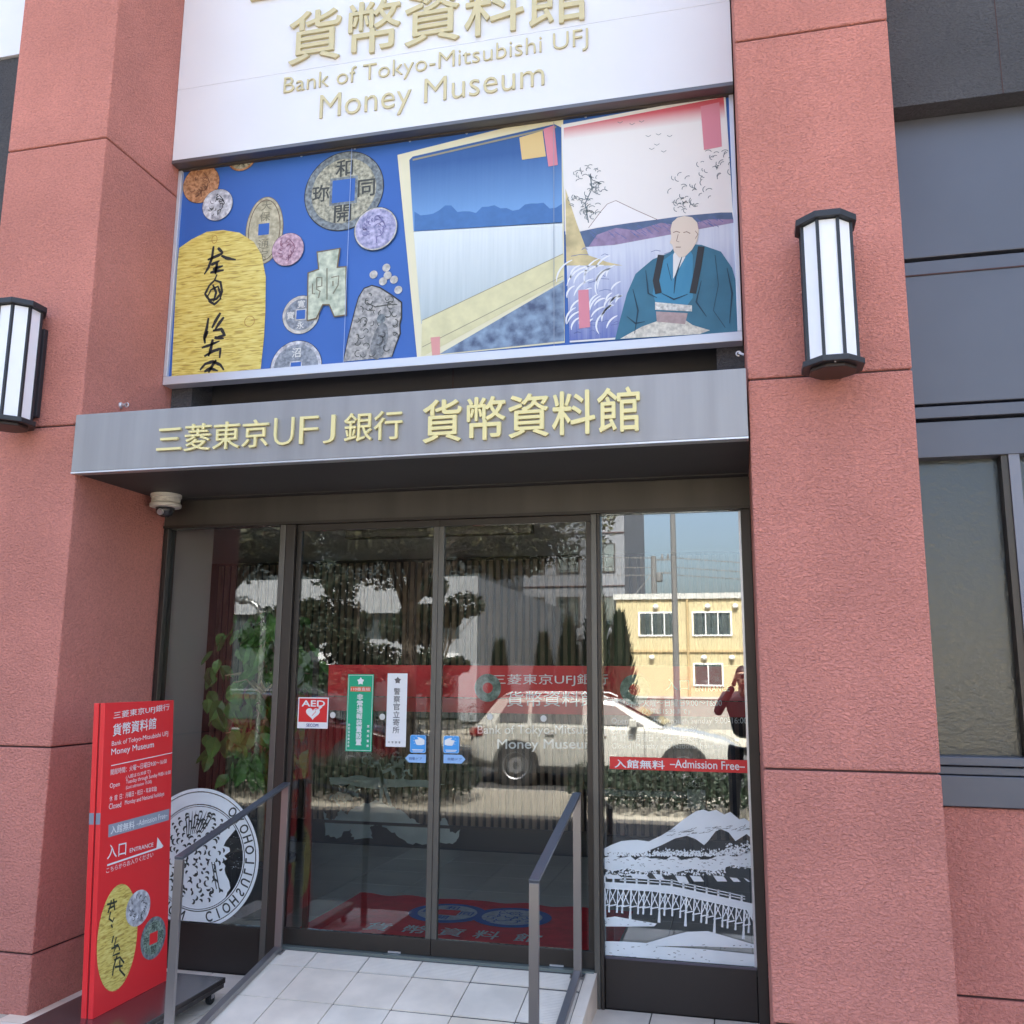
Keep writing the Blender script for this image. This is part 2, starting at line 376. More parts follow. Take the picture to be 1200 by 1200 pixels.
def side_bay(x0, x1, mir=False):
    """grey panel bay with a textured lintel above and a window with a panel sill"""
    bay = build('bay_lintel', MB().box(x0, x1, .38, .60, 4.325, 5.47), STUC_D, museum)
    n = 3; 
    for k in range(1, n): build('lintel_joint', MB().box(x0+.53*k+.02, x0+.53*k+.024, .378, .382, 4.325, 5.47), JOINT, bay)
    build('upper_panel', MB().box(x0, x1, .36, .62, 5.475, 7.0), WHITEP if mir else STUC_D, museum)
    build('bay_back', MB().box(x0, x1, .62, .70, 2.61, 5.4).box(x0, x1, .62, .70, -.05, 1.25), JOINT, museum)
    build('stub_reveal', MB().box(x0-.001, x0+.06, .50, .62, 2.86, 4.322), mat('grey_reveal', (.22, .23, .27), .5), museum)
    build('wall_panel', MB().box(x0+.062 if not mir else x0, x1, .50, .62, 3.592, 4.322), PANEL, museum, bevel=.004)
    build('wall_panel', MB().box(x0, x1, .50, .62, 2.862, 3.573), PANEL, museum, bevel=.004)
    build('panel_lip', MB().box(x0, x1, .494, .50, 3.50, 3.506), JOINT, museum)
    build('window_head', MB().box(x0, x1, .488, .60, 2.79, 2.846), PANEL, museum, bevel=.003)
    build('window_head', MB().box(x0, x1, .50, .60, 2.605, 2.775), PANEL, museum, bevel=.003)
    build('window_sill', MB().box(x0, x1, .47, .60, 1.225, 1.262), PANEL, museum, bevel=.004)
    build('window_sill', MB().box(x0, x1, .485, .60, 1.185, 1.219), PANEL, museum, bevel=.004)
    build('sill_panel', MB().box(x0, x1, .478, .60, 1.052, 1.181), PANEL, museum, bevel=.004)
    core = build('low_wall', MB().box(x0, x1, .515, .60, -.05, 1.05), JOINT, museum)
    build('stucco_block', MB().box(x0, x1, .50, .60, .285, 1.046), STUC, core, bevel=.005)
    build('stucco_block', MB().box(x0, x1, .50, .60, -.05, .275), STUC, core, bevel=.005)
    win = build('window', MB().box(x0, x0+.05, .52, .60, 1.262, 2.605).box(x1-.05, x1, .52, .60, 1.262, 2.605), PANEL, museum)
    xs = []
    x = x0+.44
    while x < x1-.2:
        xs.append(x); x += .60
    for q in xs: build('mullion', MB().box(q, q+.028, .515, .60, 1.262, 2.605), BRONZE, win); build('mullion', MB().box(q+.030, q+.075, .505, .60, 1.262, 2.605), mat('grey_reveal', (.22, .23, .27)), win)
    edges = [x0]+xs+[x1]
    for a, b in zip(edges[:-1], edges[1:]): build('pane', MB().box(a+.03, b-.001, .575, .581, 1.262, 2.605), GLASS_R, win)
side_bay(RX1+.003, 4.198)
side_bay(-7.928, LX0-.003, True)
side_bay(4.873, 11.99); side_bay(-13.99, -8.603)

# interior shell of the entrance hall, unseen sides widened and whitened to bounce daylight
WALLG = mat('hall_wall_grey', (.20, .20, .19), .8)
HC = mat('hall_bounce_white', (.70, .70, .68), .8)
build('hall_ceiling', MB().box(-7.9, 4.2, .87, 4.0, 2.63, 2.72), HC, museum)
build('hall_wall', MB().box(-7.9, -7.8, .8, 4.0, 0, 2.63), HC, museum)
build('hall_wall', MB().box(4.1, 4.2, .8, 4.0, 0, 2.63), HC, museum)
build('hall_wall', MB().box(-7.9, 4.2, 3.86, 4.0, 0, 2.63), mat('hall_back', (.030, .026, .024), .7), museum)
build('hall_reveal', MB().box(-3.42, -3.328, .862, 1.32, .02, 2.60), mat('reveal_grey', (.62, .62, .60), .6), museum, bevel=.004)
build('hall_reveal', MB().box(-3.985, -3.422, .862, 1.0, .02, 2.60), WALLG, museum)
build('hall_reveal', MB().box(.10, .738, .80, 1.0, .02, 2.60), WALLG, museum)
hf = structure('hall_floor', MB().box(-7.85, 4.15, .88, 3.9, .0, .170).box(-7.85, -3.99, .70, .88, .0, .17).box(.74, 4.15, .70, .88, .0, .17), mat('hall_grout', (.1, .1, .1), .8))
fm = bpy.data.meshes.new('floor_tile'); q = MB().box(0, .445, 0, .445, 0, .004); fm.from_pydata(q.v, [], q.f); fm.materials.append(mat('hall_floor_tile', (.66, .66, .61), .25, vary=.1, vscale=3))
for i in range(26):
    for j in range(6):
        o = bpy.data.objects.new('tile', fm); COL.objects.link(o); o.parent = hf; o.location = Vector((-7.65+.45*i, .92+.45*j, .170))-wloc(hf)

# header over the doors
build('door_header', MB().box(LX1+.001, RX0-.001, .785, .868, 2.447, 2.612), mat('header_bronze', (.085, .078, .070), .42, .3, streak=.2, vscale=5), museum)
build('door_header_trim', MB().box(LX1+.001, RX0-.001, .775, .784, 2.447, 2.462), BRONZE, museum)
# entrance canopy
canopy = thing('entrance_canopy', 'steel fascia canopy over the doors with raised gold lettering', 'canopy', (-1.63, .35, 2.615))
build('fascia', MB().box(-3.346, .060, -.022, .03, 2.620, 2.927), STEEL, canopy, bevel=.003)
build('fascia_lip', MB().box(-3.346, .060, -.024, .03, 2.611, 2.619), STEELB, canopy)
build('canopy_top', MB().box(-3.331, .060, .032, .975, 2.86, 2.921), STEEL, canopy)
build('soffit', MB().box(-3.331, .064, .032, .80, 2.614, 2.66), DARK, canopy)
build('soffit_trim', MB().box(-3.331, .064, .70, .706, 2.611, 2.6135), BRONZE_L, canopy)
CF = facade(-.022)
for s_, lb_, rb_, tl_ in (('三菱東京', (184.5, 531.5), (315, 524), (184.5, 500)), ('U', (321.5, 523), (344.5, 521.6), (321.5, 491)), ('F', (351.5, 521), (373, 519.8), (351.5, 489.3)), ('J', (379.5, 520.2), (393, 519.4), (379.5, 487.6)), ('銀行', (403.7, 519), (472, 515), (403.7, 485.5))):
    sign_text('letter', s_, CF, lb_, rb_, tl_, GOLD, canopy, depth=.012, bold=-.014 if s_ in 'UFJ' else .005, split=True)
sign_text('letter', '貨幣資料館', CF, (495.6, 520.5), (750.8, 506), (495.6, 470.5), GOLD, canopy, depth=.014, bold=.010, split=True)

# big white sign above
SY = .593
sign = thing('museum_sign', 'large white enamel name sign with pale gold letters above the picture billboard', 'sign', (-1.63, SY+.04, 4.73))
SP = facade(SY)
sz = SP.px(201.5, 188.5)[1]; seam = SP.px(213, 105)[1]
build('sign_panel', MB().box(-3.331, .060, SY, .66, sz, seam-.0006), WHITEP, sign, bevel=.002)
build('sign_panel', MB().box(-3.331, .060, SY, .66, seam+.0006, 6.1), WHITEP, sign, bevel=.002)
build('sign_edge', MB().box(-3.331, .060, SY-.003, .66, sz-.022, sz-.001), mat('sign_edge', (.16, .155, .16), .4, .6), sign)
build('sign_back', MB().box(-3.331, .060, .662, .97, sz-.03, 6.05), mat('sign_underside', (.10, .085, .075), .5, .3), sign)
for k in range(9):
    build('rivet', MB().lathe((-3.15+k*.38, .70, sz-.03), [(0, -.006), (.008, -.005), (.01, 0)], 8), STEELB, sign)
sign_text('letter', '貨幣資料館', SP, (338, 79), (688, 24.5), (338, 19), PALEGOLD, sign, depth=.016, bold=.006, split=True)
sign_text('letter', 'Bank of Tokyo-Mitsubishi UFJ', SP, (332.4, 116), (689.4, 59.5), (332.4, 92), PALEGOLD, sign, depth=.008, bold=-.010, split=True)
sign_text('letter', 'Money Museum', SP, (374.4, 149), (638, 110), (374.4, 113), PALEGOLD, sign, depth=.008, bold=-.008, split=True)
sign_text('letter', '三菱東京UFJ銀行', SP, (294, 13), (735, -54), (294, -35), PALEGOLD, sign, depth=.016, bold=.006, split=True)

# ==================================================================== PICTURE BILLBOARD
BY = .685
bb = thing('picture_billboard', 'wide picture billboard with old coins on blue and two framed prints', 'billboard', (-1.63, BY+.03, 3.3))
BP = facade(BY)
bz0 = BP.px(192.7, 452.5)[1]; bz1 = 4.75
BLUEP = mat('billboard_blue', (.035, .125, .44), .45, vary=.10, vscale=1.2)
build('board', MB().box(-3.325, .056, BY, .76, bz0+.01, bz1), BLUEP, bb)
build('frame', MB().box(-3.331, .060, BY-.022, .75, bz0, bz0+.052), mat('frame_silver', (.62, .64, .70), .4, .35), bb, bevel=.003)
build('frame', MB().box(-3.331, -3.306, BY-.022, .75, bz0+.053, bz1), mat('frame_silver', (.6, .6, .6)), bb, bevel=.003)
build('frame', MB().box(.036, .060, BY-.022, .75, bz0+.053, bz1), mat('frame_silver', (.6, .6, .6)), bb, bevel=.003)
for k in range(10): build('screw', MB().lathe((-3.2+k*.35, BY, 4.705), [(.009, 0), (.007, .004), (0, .005)], 8, (0, -1, 0)), STEELB, bb)
def ppx(pts, pl=BP): return [pl.px(*p) for p in pts]
COIN = {}
def cmat(n, c, c2, sc=30):
    return mat('coin_'+n, c, .5, 0, vary=.30, vscale=sc*1.7, detail=9, color2=c2)
def coin(cpx, rpx, face, rim=None, rimw=.12, hole=0.0, chars='', out=.003, ch_mat=BLACK, figure=False, clip=None, nm='coin_print', ratio=1.0, csize=.42):
    c = BP.px(*cpx); r = abs(BP.px(cpx[0]+rpx, cpx[1])[0]-c[0]); ry = r*ratio
    def cl(pts):
        if clip is None: return pts
        return [(max(min(p[0], clip[1]), clip[0]), max(min(p[1], clip[3]), clip[2])) for p in pts]
    body = flat(nm, BP, cl(ell(c, r, ry, 48, jag=.006)), rim or face, bb, out)
    flat('coin_edge', BP, cl(ell(c, r*1.02, ry*1.02, 48)), BLACK, body, out-.0006)
    if rim: flat('coin_face', BP, cl(ell(c, r*(1-rimw), ry*(1-rimw), 40, jag=.008)), face, body, out+.0008)
    if hole:
        hh = r*hole
        flat('coin_hole_edge', BP, [(c[0]+a*hh*1.22, c[1]+b*hh*1.22) for a, b in ((-1, -1), (1, -1), (1, 1), (-1, 1))], rim or face, body, out+.0012)
        flat('coin_hole', BP, [(c[0]+a*hh, c[1]+b*hh) for a, b in ((-1, -1), (1, -1), (1, 1), (-1, 1))], BLUEP, body, out+.0018)
    pos = [(0, 1), (1, 0), (0, -1), (-1, 0)]
    for s_, (a, b) in zip(chars, pos):
        if s_ == ' ': continue
        d = r*(hole+(1-rimw))/2*1.04; h = r*csize
        u, v = c[0]+a*d, c[1]+b*d*ratio
        if clip and v-h/2 < clip[2]: continue
        lettering('character', s_, BP, u-h/2, v-h/2, u+h/2, v-h/2, h, ch_mat, body, out=out+.0022, bold=.012)
    if figure:
        mb = MB(); rd = random.Random(int(cpx[0]))
        for k in range(22):
            a = rd.uniform(0, 6.28); q = rd.uniform(.35, .82)*r
            cc = (c[0]+q*math.cos(a)*.55-.1*r, c[1]+q*math.sin(a)*.75)
            stroke(mb, BP, arc(cc, r*rd.uniform(.07, .15), a, a+rd.uniform(1.5, 3)), r*.035, out+.002)
        fx = c[0]+.1*r
        stroke(mb, BP, [(fx, c[1]+.6*r), (fx+.25*r, c[1]+.3*r), (fx+.38*r, c[1]+.02*r), (fx+.25*r, c[1]-.05*r), (fx+.27*r, c[1]-.2*r), (fx+.15*r, c[1]-.36*r), (fx-.05*r, c[1]-.38*r), (fx-.02*r, c[1]-.7*r)], r*.05, out+.002)
        stroke(mb, BP, arc((fx+.1*r, c[1]+.12*r), r*.06, 0, 5), r*.03, out+.002)
        build('portrait_lines', mb, ch_mat, body)
    return body
BR1 = cmat('copper', (.36, .15, .06), (.62, .33, .17)); SIL = cmat('silver', (.36, .37, .42), (.75, .76, .80), 22)
OLV = cmat('dull_bronze', (.20, .20, .15), (.60, .57, .42), 26); DRK = cmat('dark_patina', (.13, .15, .17), (.28, .32, .33), 30)
TAN = cmat('tan_brass', (.44, .40, .26), (.62, .57, .40), 18); LIL = cmat('lilac_silver', (.28, .29, .52), (.55, .52, .72), 26)
PNK = cmat('pink_bronze', (.42, .24, .34), (.68, .48, .56), 26); CRM = cmat('cream_rim', (.50, .49, .44), (.68, .66, .62), 20)
SLV2 = cmat('slate', (.20, .23, .28), (.36, .39, .44), 30); GRNB = cmat('pale_green_bronze', (.42, .50, .38), (.66, .70, .55), 14)
ROCK = cmat('ingot_silver', (.26, .26, .26), (.52, .50, .48), 24)
coin((236, 216), 21, BR1, figure=True, ch_mat=mat('coin_dark_line', (.20, .09, .05)), clip=(-3.304, 9, 0, 9))
coin((284, 183), 17, OLV, BR1, figure=False, chars='  大 ', out=.0032)
coin((255.5, 240.5), 17.5, SIL, figure=True, out=.006)
# tall oval coin with a square hole
tp = BP.px(310, 271); r_ = .125
tb = flat('coin_print', BP, ell(BP.px(310, 270), .122, .215, 48), TAN, bb, .003)
flat('coin_edge', BP, ell(BP.px(310, 270), .126, .219, 48), mat('coin_edge_brown', (.16, .12, .07)), tb, .0024)
build('coin_rim', ringmesh(BP, BP.px(310, 270), .108, .200, .006, .004), mat('coin_edge_brown', (.16, .12, .07)), tb)
h_ = BP.px(309.5, 269)
flat('coin_hole', BP, [(h_[0]+a*.036, h_[1]+b*.037) for a, b in ((-1, -1), (1, -1), (1, 1), (-1, 1))], BLUEP, tb, .0045)
LN = mat('coin_dark_line2', (.20, .19, .13))
for s_, (x, y) in (('天', (313, 241)), ('保', (311, 254)), ('通', (309, 286)), ('宝', (308, 299))):
    u, v = BP.px(x, y); lettering('character', s_, BP, u-.036, v-.032, u+.036, v-.032, .062, LN, tb, out=.0045)
coin((338, 293), 18.5, PNK, figure=True, ch_mat=mat('coin_maroon_line', (.25, .10, .17)), out=.008)
coin((403, 224), 46, OLV, DRK, .17, .29, '和同開珎', csize=.44, out=.004, ch_mat=mat('coin_ink', (.06, .065, .06)))
coin((441, 269), 25, LIL, CRM, .06, figure=True, ch_mat=mat('coin_violet_line', (.16, .15, .33)), out=.011)
coin((353, 369), 21.5, SLV2, CRM, .16, .24, '寛 永寳', csize=.40, out=.004, ch_mat=mat('coin_pale_ink', (.70, .70, .68)))
coin((347, 431), 30, SLV2, SIL, .13, .2, '沼   ', csize=.36, out=.004, clip=(-9, 9, bz0+.052, 9), ch_mat=mat('coin_pale_ink', (.7, .7, .68)))
for x, y in ((438, 322), (453, 314), (454.5, 323), (449, 330), (462, 328), (467, 340)):
    coin((x, y), 4.6, CRM, out=.004, nm='small_coin_print')
# spade money
sp = flat('spade_money_print', BP, ppx([(373, 297), (398, 292.5), (395, 315), (405.5, 314), (405.5, 369), (393, 371), (387, 357), (378.5, 357), (371, 373), (361.5, 375.5), (362.5, 321), (375, 317)]), GRNB, bb, .009)
flat('spade_edge', BP, ppx([(371.5, 295.5), (400, 291), (397, 313), (407, 312.5), (407, 370.5), (392, 372.5), (386, 358.5), (379.5, 358.5), (372, 374.5), (360, 377), (361, 320), (373.5, 315.5)]), mat('coin_edge_brown', (.1, .1, .1)), sp, .0083)
mb = MB()
for seg in ([(367, 333), (367, 345), (370, 345)], [(372, 326), (372, 340), (376, 342), (374, 350)], [(372, 326), (378, 326), (378, 336), (373, 337)], [(384, 315), (384, 352)], [(389, 326), (398, 324), (397, 335), (391, 345)], [(391, 330), (391, 336)]):
    stroke(mb, BP, ppx(seg), .008, .0098)
build('spade_characters', mb, LN, sp)
# ingot
ig = flat('ingot_print', BP, ppx([(403, 424), (409, 395), (417, 363), (421, 349), (427, 339), (436, 335.5), (445, 338), (459, 347), (470, 355), (470, 372), (468, 380), (468.5, 391), (464, 403), (459, 418.5)]), ROCK, bb, .004)
flat('ingot_edge', BP, ppx([(402, 424.2), (408, 394), (416, 362), (420, 348), (426.5, 337.5), (436, 334), (446, 336.5), (460, 345.5), (471.5, 354), (471.5, 373), (469.5, 381), (470, 391), (465, 404), (460, 418.3)]), BLACK, ig, .0034)
mb = MB(); rd = random.Random(5)
for k in range(44):
    x = rd.uniform(410, 466); y = rd.uniform(342, 418)
    if x < 408+(424-y)*.16+3 or x > 464 or y < 345+.3*(max(0, x-440)): continue
    c_ = BP.px(x, y); a = rd.uniform(0, 6); stroke(mb, BP, arc(c_, rd.uniform(.010, .024), a, a+rd.uniform(2, 4)), .005, .0052)
stroke(mb, BP, ppx([(430, 355), (440, 360), (452, 358), (466, 357)]), .006, .0054)
build('ingot_marks', mb, mat('coin_ink', (.1, .1, .1)), ig)
flat('ingot_pit', BP, ell(BP.px(447, 374), .026, .03, 14), DRK, ig, .0056)
flat('ingot_pit', BP, ell(BP.px(445, 401), .05, .11, 18, rot=-.2, jag=.06), cmat('pit', (.14, .15, .16), (.28, .29, .30)), ig, .0052)
# great gold oval
GO = bpy.data.materials.new('gold_leaf_print'); GO.use_nodes = True; t = GO.node_tree; b = t.nodes['Principled BSDF']; b.inputs['Roughness'].default_value = .45
g = t.nodes.new('ShaderNodeNewGeometry'); mp = t.nodes.new('ShaderNodeMapping'); mp.inputs['Scale'].default_value = (12, 1, 105); nz = t.nodes.new('ShaderNodeTexNoise'); nz.inputs['Scale'].default_value = 1; nz.inputs['Detail'].default_value = 3; nz.inputs['Distortion'].default_value = .6
cr = t.nodes.new('ShaderNodeValToRGB'); e = cr.color_ramp.elements; e[0].position = .36; e[0].color = (.46, .32, .07, 1); e[1].position = .47; e[1].color = (.68, .54, .12, 1)
x_ = e.new(.7); x_.color = (.80, .70, .24, 1)
for a, b2 in ((g.outputs['Position'], mp.inputs[0]), (mp.outputs[0], nz.inputs[0]), (nz.outputs[0], cr.inputs[0]), (cr.outputs[0], b.inputs['Base Color'])): t.links.new(a, b2)
gpts = [(208, 438), (203, 400), (204, 350), (209.5, 305), (213, 291), (225, 281), (243, 272), (262, 270), (281, 273), (298, 284), (307, 299), (312, 325), (311.5, 365), (310, 395), (306, 432.5)]
gpts = [(201.5, 443.5), (203.5, 400), (206, 350), (209, 305), (210.5, 291)]+gpts[5:]
gpp = ppx(gpts); gpp = [(max(p[0], -3.304), max(p[1], bz0+.053)) for p in gpp]
gold = flat('gold_coin_print', BP, gpp, GO, bb, .005)
def brush(strokes, name, pl, parent, out, w=.018, m_=None):
    mb = MB()
    for s_ in strokes:
        P_ = [pl.px(*p) for p in s_]
        # smooth a little
        Q = []
        for i in range(len(P_)-1):
            for k in range(4): f_ = k/4; Q.append((P_[i][0]*(1-f_)+P_[i+1][0]*f_, P_[i][1]*(1-f_)+P_[i+1][1]*f_))
        Q.append(P_[-1]); n_ = len(Q)
        stroke(mb, pl, Q, [w*(.55+.6*math.sin(math.pi*min(1, (i+1)/n_)))*random.uniform(.85, 1.1) for i in range(n_)], out)
    return build(name, mb, m_ or BLACK, parent)
INKG = mat('brush_ink', (.035, .045, .03), .6)
brush([[(251, 289), (249, 303), (245, 314), (240, 322)], [(244, 305), (256, 300), (262, 297)], [(248, 311), (258, 306)], [(260, 300), (266, 303), (277, 305)], [(256, 291), (262, 297)], [(255, 308), (253, 322)], [(250, 316), (262, 312)], [(247, 320), (256, 318), (263, 317)]], 'brush_characters', BP, gold, .0062)
brush([[(255, 322), (252, 329), (246, 335), (241, 345), (246, 352), (254, 351), (259, 345), (256, 336), (248, 340), (244, 348)], [(252, 329), (259, 331), (261, 342), (258, 352)], [(245, 353), (252, 357), (260, 350)], [(250, 334), (254, 343), (251, 354)]], 'brush_characters', BP, gold, .0062, .015)
brush([[(245, 373), (243, 385), (240, 396), (241, 403)], [(244, 388), (240, 399)], [(259, 367), (253, 377), (249, 385)], [(263, 372), (257, 380), (252, 388)], [(250, 388), (260, 386), (264, 393), (256, 395)], [(252, 396), (263, 397)], [(237, 408), (246, 405), (258, 400)]], 'brush_characters', BP, gold, .0062)
brush([[(250, 398), (248, 408), (245, 418)], [(240, 418), (250, 412), (259, 409), (258, 420)], [(235, 434), (241, 427), (250, 424), (259, 428), (263, 434)], [(245, 437), (250, 428), (254, 422)], [(240, 436), (247, 432), (256, 435)]], 'brush_characters', BP, gold, .0062)
build('stamp_mark', ringmesh(BP, BP.px(293, 377), .035, .035, .004, .0060, 12), mat('stamp_rust', (.42, .22, .05)), gold)
build('stamp_mark', ringmesh(BP, BP.px(252, 281), .02, .028, .004, .0060, 12), mat('stamp_rust', (.42, .22, .05)), gold)
build('board_joint', MB().box(BP.px(408, 300)[0], BP.px(408, 300)[0]+.003, BY-.0125, BY-.012, bz0+.053, bz1), mat('joint_pale', (.35, .45, .7)), bb)
build('board_joint', MB().box(-.932, -.929, BY-.0175, BY-.017, bz0+.053, 4.69), mat('joint_grey', (.3, .34, .42)), bb)

# two framed landscape sheets: plain stand-ins of the same size and colours
def grad(name, c0, c1, z0, z1, noise=.12):
    mt = bpy.data.materials.new(name); mt.use_nodes = True; t = mt.node_tree; N = t.nodes; L = t.links; b = N['Principled BSDF']; b.inputs['Roughness'].default_value = .5
    g = N.new('ShaderNodeNewGeometry'); sx = N.new('ShaderNodeSeparateXYZ'); L.new(g.outputs['Position'], sx.inputs[0])
    mp = N.new('ShaderNodeMapping'); mp.inputs['Scale'].default_value = (70, 1, 2.5); nz = N.new('ShaderNodeTexNoise'); nz.inputs['Scale'].default_value = 1; L.new(g.outputs['Position'], mp.inputs[0]); L.new(mp.outputs[0], nz.inputs[0])
    mr = N.new('ShaderNodeMapRange'); mr.inputs['From Min'].default_value = z0; mr.inputs['From Max'].default_value = z1; L.new(sx.outputs['Z'], mr.inputs['Value'])
    ma = N.new('ShaderNodeMath'); ma.operation = 'MULTIPLY_ADD'; ma.inputs[1].default_value = noise; L.new(nz.outputs[0], ma.inputs[0]); L.new(mr.outputs[0], ma.inputs[2])
    sb = N.new('ShaderNodeMath'); sb.operation = 'SUBTRACT'; sb.inputs[1].default_value = noise/2; L.new(ma.outputs[0], sb.inputs[0])
    cr = N.new('ShaderNodeValToRGB'); cr.color_ramp.elements[0].color = (*c0, 1); cr.color_ramp.elements[1].color = (*c1, 1); L.new(sb.outputs[0], cr.inputs[0]); L.new(cr.outputs[0], b.inputs['Base Color']); return mt
CREAM = mat('sheet_border', (.74, .70, .50), .6); NAVY = mat('print_navy', (.02, .03, .06), .5)
fr1 = flat('framed_print', BP, ppx([(466, 182), (660, 133), (662, 402), (489, 419)]), CREAM, bb, .004)
z_ = lambda x, y: BP.px(x, y)[1]
flat('print_sky', BP, ppx([(480, 188), (484, 184), (650, 146), (658, 150), (659, 262), (485, 272)]), grad('print_sky_blue', (.16, .33, .62), (.03, .10, .30), z_(560, 250), z_(560, 185)), fr1, .005)
flat('print_water', BP, ppx([(485, 271), (659, 261), (661, 330), (494, 380)]), grad('print_water_pale', (.42, .50, .52), (.70, .76, .78), z_(560, 370), z_(560, 270), .5), fr1, .005)
rd = random.Random(3); hp = [(486, 271.5)]
for i in range(25): hp.append((486+i*7.2, 250-i*.45+rd.uniform(-3, 3)+4*math.sin(i*.9)))
hp.append((659, 261)); flat('print_hills', BP, ppx(hp), mat('print_hill_blue', (.06, .17, .42), .5, vary=.1, vscale=20), fr1, .0056)
flat('print_band', BP, ppx([(495, 376), (660, 298), (661, 328), (498, 417), (494, 417)]), mat('print_straw', (.68, .64, .38), .5, vary=.1, vscale=14), fr1, .0056)
flat('print_shore', BP, ppx([(515, 415.5), (661, 330), (661.5, 400)]), mat('print_slate_blue', (.10, .14, .26), .5, vary=.35, vscale=16, color2=(.25, .35, .48)), fr1, .0056)
mb = MB()
for dy in (0, 26): stroke(mb, BP, ppx([(495, 376+dy*1.2), (660, 298+dy)]), .004, .0062)
stroke(mb, BP, ppx([(484, 188), (652, 149.5)]), .012, .0063)
build('print_path_edge', mb, mat('print_rail_line', (.30, .28, .2)), fr1)
flat('print_label', BP, ppx([(609, 162), (636, 154), (640, 184), (612, 188)]), mat('print_ochre', (.68, .50, .22)), fr1, .007)
flat('print_label', BP, ppx([(637, 152), (650, 147.5), (654, 194), (643, 196)]), mat('print_pink', (.66, .24, .30)), fr1, .0074)
flat('print_label', BP, ppx([(505, 396), (516, 395), (516, 416), (507, 417)]), mat('print_pink2', (.68, .32, .30)), fr1, .007)
fr2 = flat('framed_print', BP, ppx([(658, 147), (850, 111), (868, 388), (668, 402)]), mat('sheet_white', (.78, .78, .76), .6), bb, .008)
flat('print_sky', BP, ppx([(661, 151), (848, 115), (860, 260), (662, 272)]), grad('print_sky_red', (.80, .77, .74), (.62, .10, .13), z_(760, 152), z_(760, 134), .03), fr2, .009)
pts = [(662, 276), (700, 268), (740, 262), (772, 258), (800, 254), (845, 250), (858, 250), (860, 262), (790, 275), (720, 288), (664, 292)]
flat('print_hills', BP, ppx(pts), mat('print_hill_blue2', (.09, .14, .26), .5, vary=.2, vscale=16), fr2, .0096)
flat('print_mountain', BP, ppx([(690, 268), (712, 240), (722, 236), (772, 259)]), mat('print_snow', (.82, .80, .80)), fr2, .0093)
flat('print_ridge', BP, ppx([(700, 276), (722, 268), (745, 271), (775, 262), (800, 266), (830, 258), (859, 258), (860, 262), (790, 275), (720, 288), (690, 290)]), mat('print_ridge_mauve', (.30, .22, .36), .5, vary=.25, vscale=25), fr2, .0099)
mb = MB(); stroke(mb, BP, ppx([(690, 268), (705, 248), (712, 240), (722, 236), (745, 247), (772, 259)]), .003, .00935); build('print_mountain_line', mb, mat('print_ink_brown', (.20, .10, .07)), fr2)
flat('print_sea', BP, ppx([(664, 290), (720, 286), (790, 274), (861, 261), (867, 386), (668, 400)]), grad('print_sea_blue', (.12, .16, .42), (.62, .66, .76), z_(760, 395), z_(760, 290), .55), fr2, .0094)
flat('print_cliff', BP, ppx([(663, 222), (676, 262), (690, 300), (712, 308), (730, 312), (664, 312)]), mat('print_cliff_buff', (.60, .50, .26), .5, vary=.3, vscale=12), fr2, .0098)
mb = MB(); rd = random.Random(21)
for k in range(34):
    x = rd.uniform(676, 735); y = rd.uniform(322, 388); c_ = BP.px(x, y); a = rd.uniform(1.4, 2.0)
    stroke(mb, BP, arc(c_, rd.uniform(.05, .12), a, a+rd.uniform(.9, 1.8)), [.004, .008, .010, .011, .010, .008, .003], .0102)
build('print_foam', mb, mat('print_foam_white', (.78, .80, .84)), fr2)
mb = MB()
def spray(c_, s_, n_, m_seed):
    rd = random.Random(m_seed)
    for k in range(n_):
        p = BP.px(c_[0]+rd.gauss(0, s_[0]), c_[1]+rd.gauss(0, s_[1])); a = rd.uniform(0, 3)
        stroke(mb, BP, arc(p, rd.uniform(.010, .022), a, a+2), .0035, .0104)
for c_, s_ in (((690, 205), (8, 4)), ((697, 222), (9, 4)), ((683, 238), (8, 5)), ((695, 250), (8, 4)), ((815, 215), (14, 9)), ((840, 190), (12, 8)), ((805, 240), (8, 6))): spray(c_, s_, 22, int(c_[0]))
stroke(mb, BP, ppx([(690, 262), (686, 240), (694, 222), (692, 205)]), .006, .0103)
for x, y in ((727, 144), (741, 146), (752, 143), (760, 160), (772, 158), (785, 160), (770, 170), (764, 175), (778, 178)): stroke(mb, BP, ppx([(x-3, y), (x, y+1.5), (x+3, y-.5)]), .003, .0104)
build('print_sprigs', mb, mat('print_ink_grey', (.14, .18, .20)), fr2)
flat('print_label', BP, ppx([(821, 126), (843, 121), (846, 173), (825, 177)]), mat('print_pink', (.66, .24, .30)), fr2, .0105)
flat('print_label', BP, ppx([(678, 341), (690, 340), (692, 384), (679, 386)]), mat('print_pink', (.66, .24, .30)), fr2, .0105)
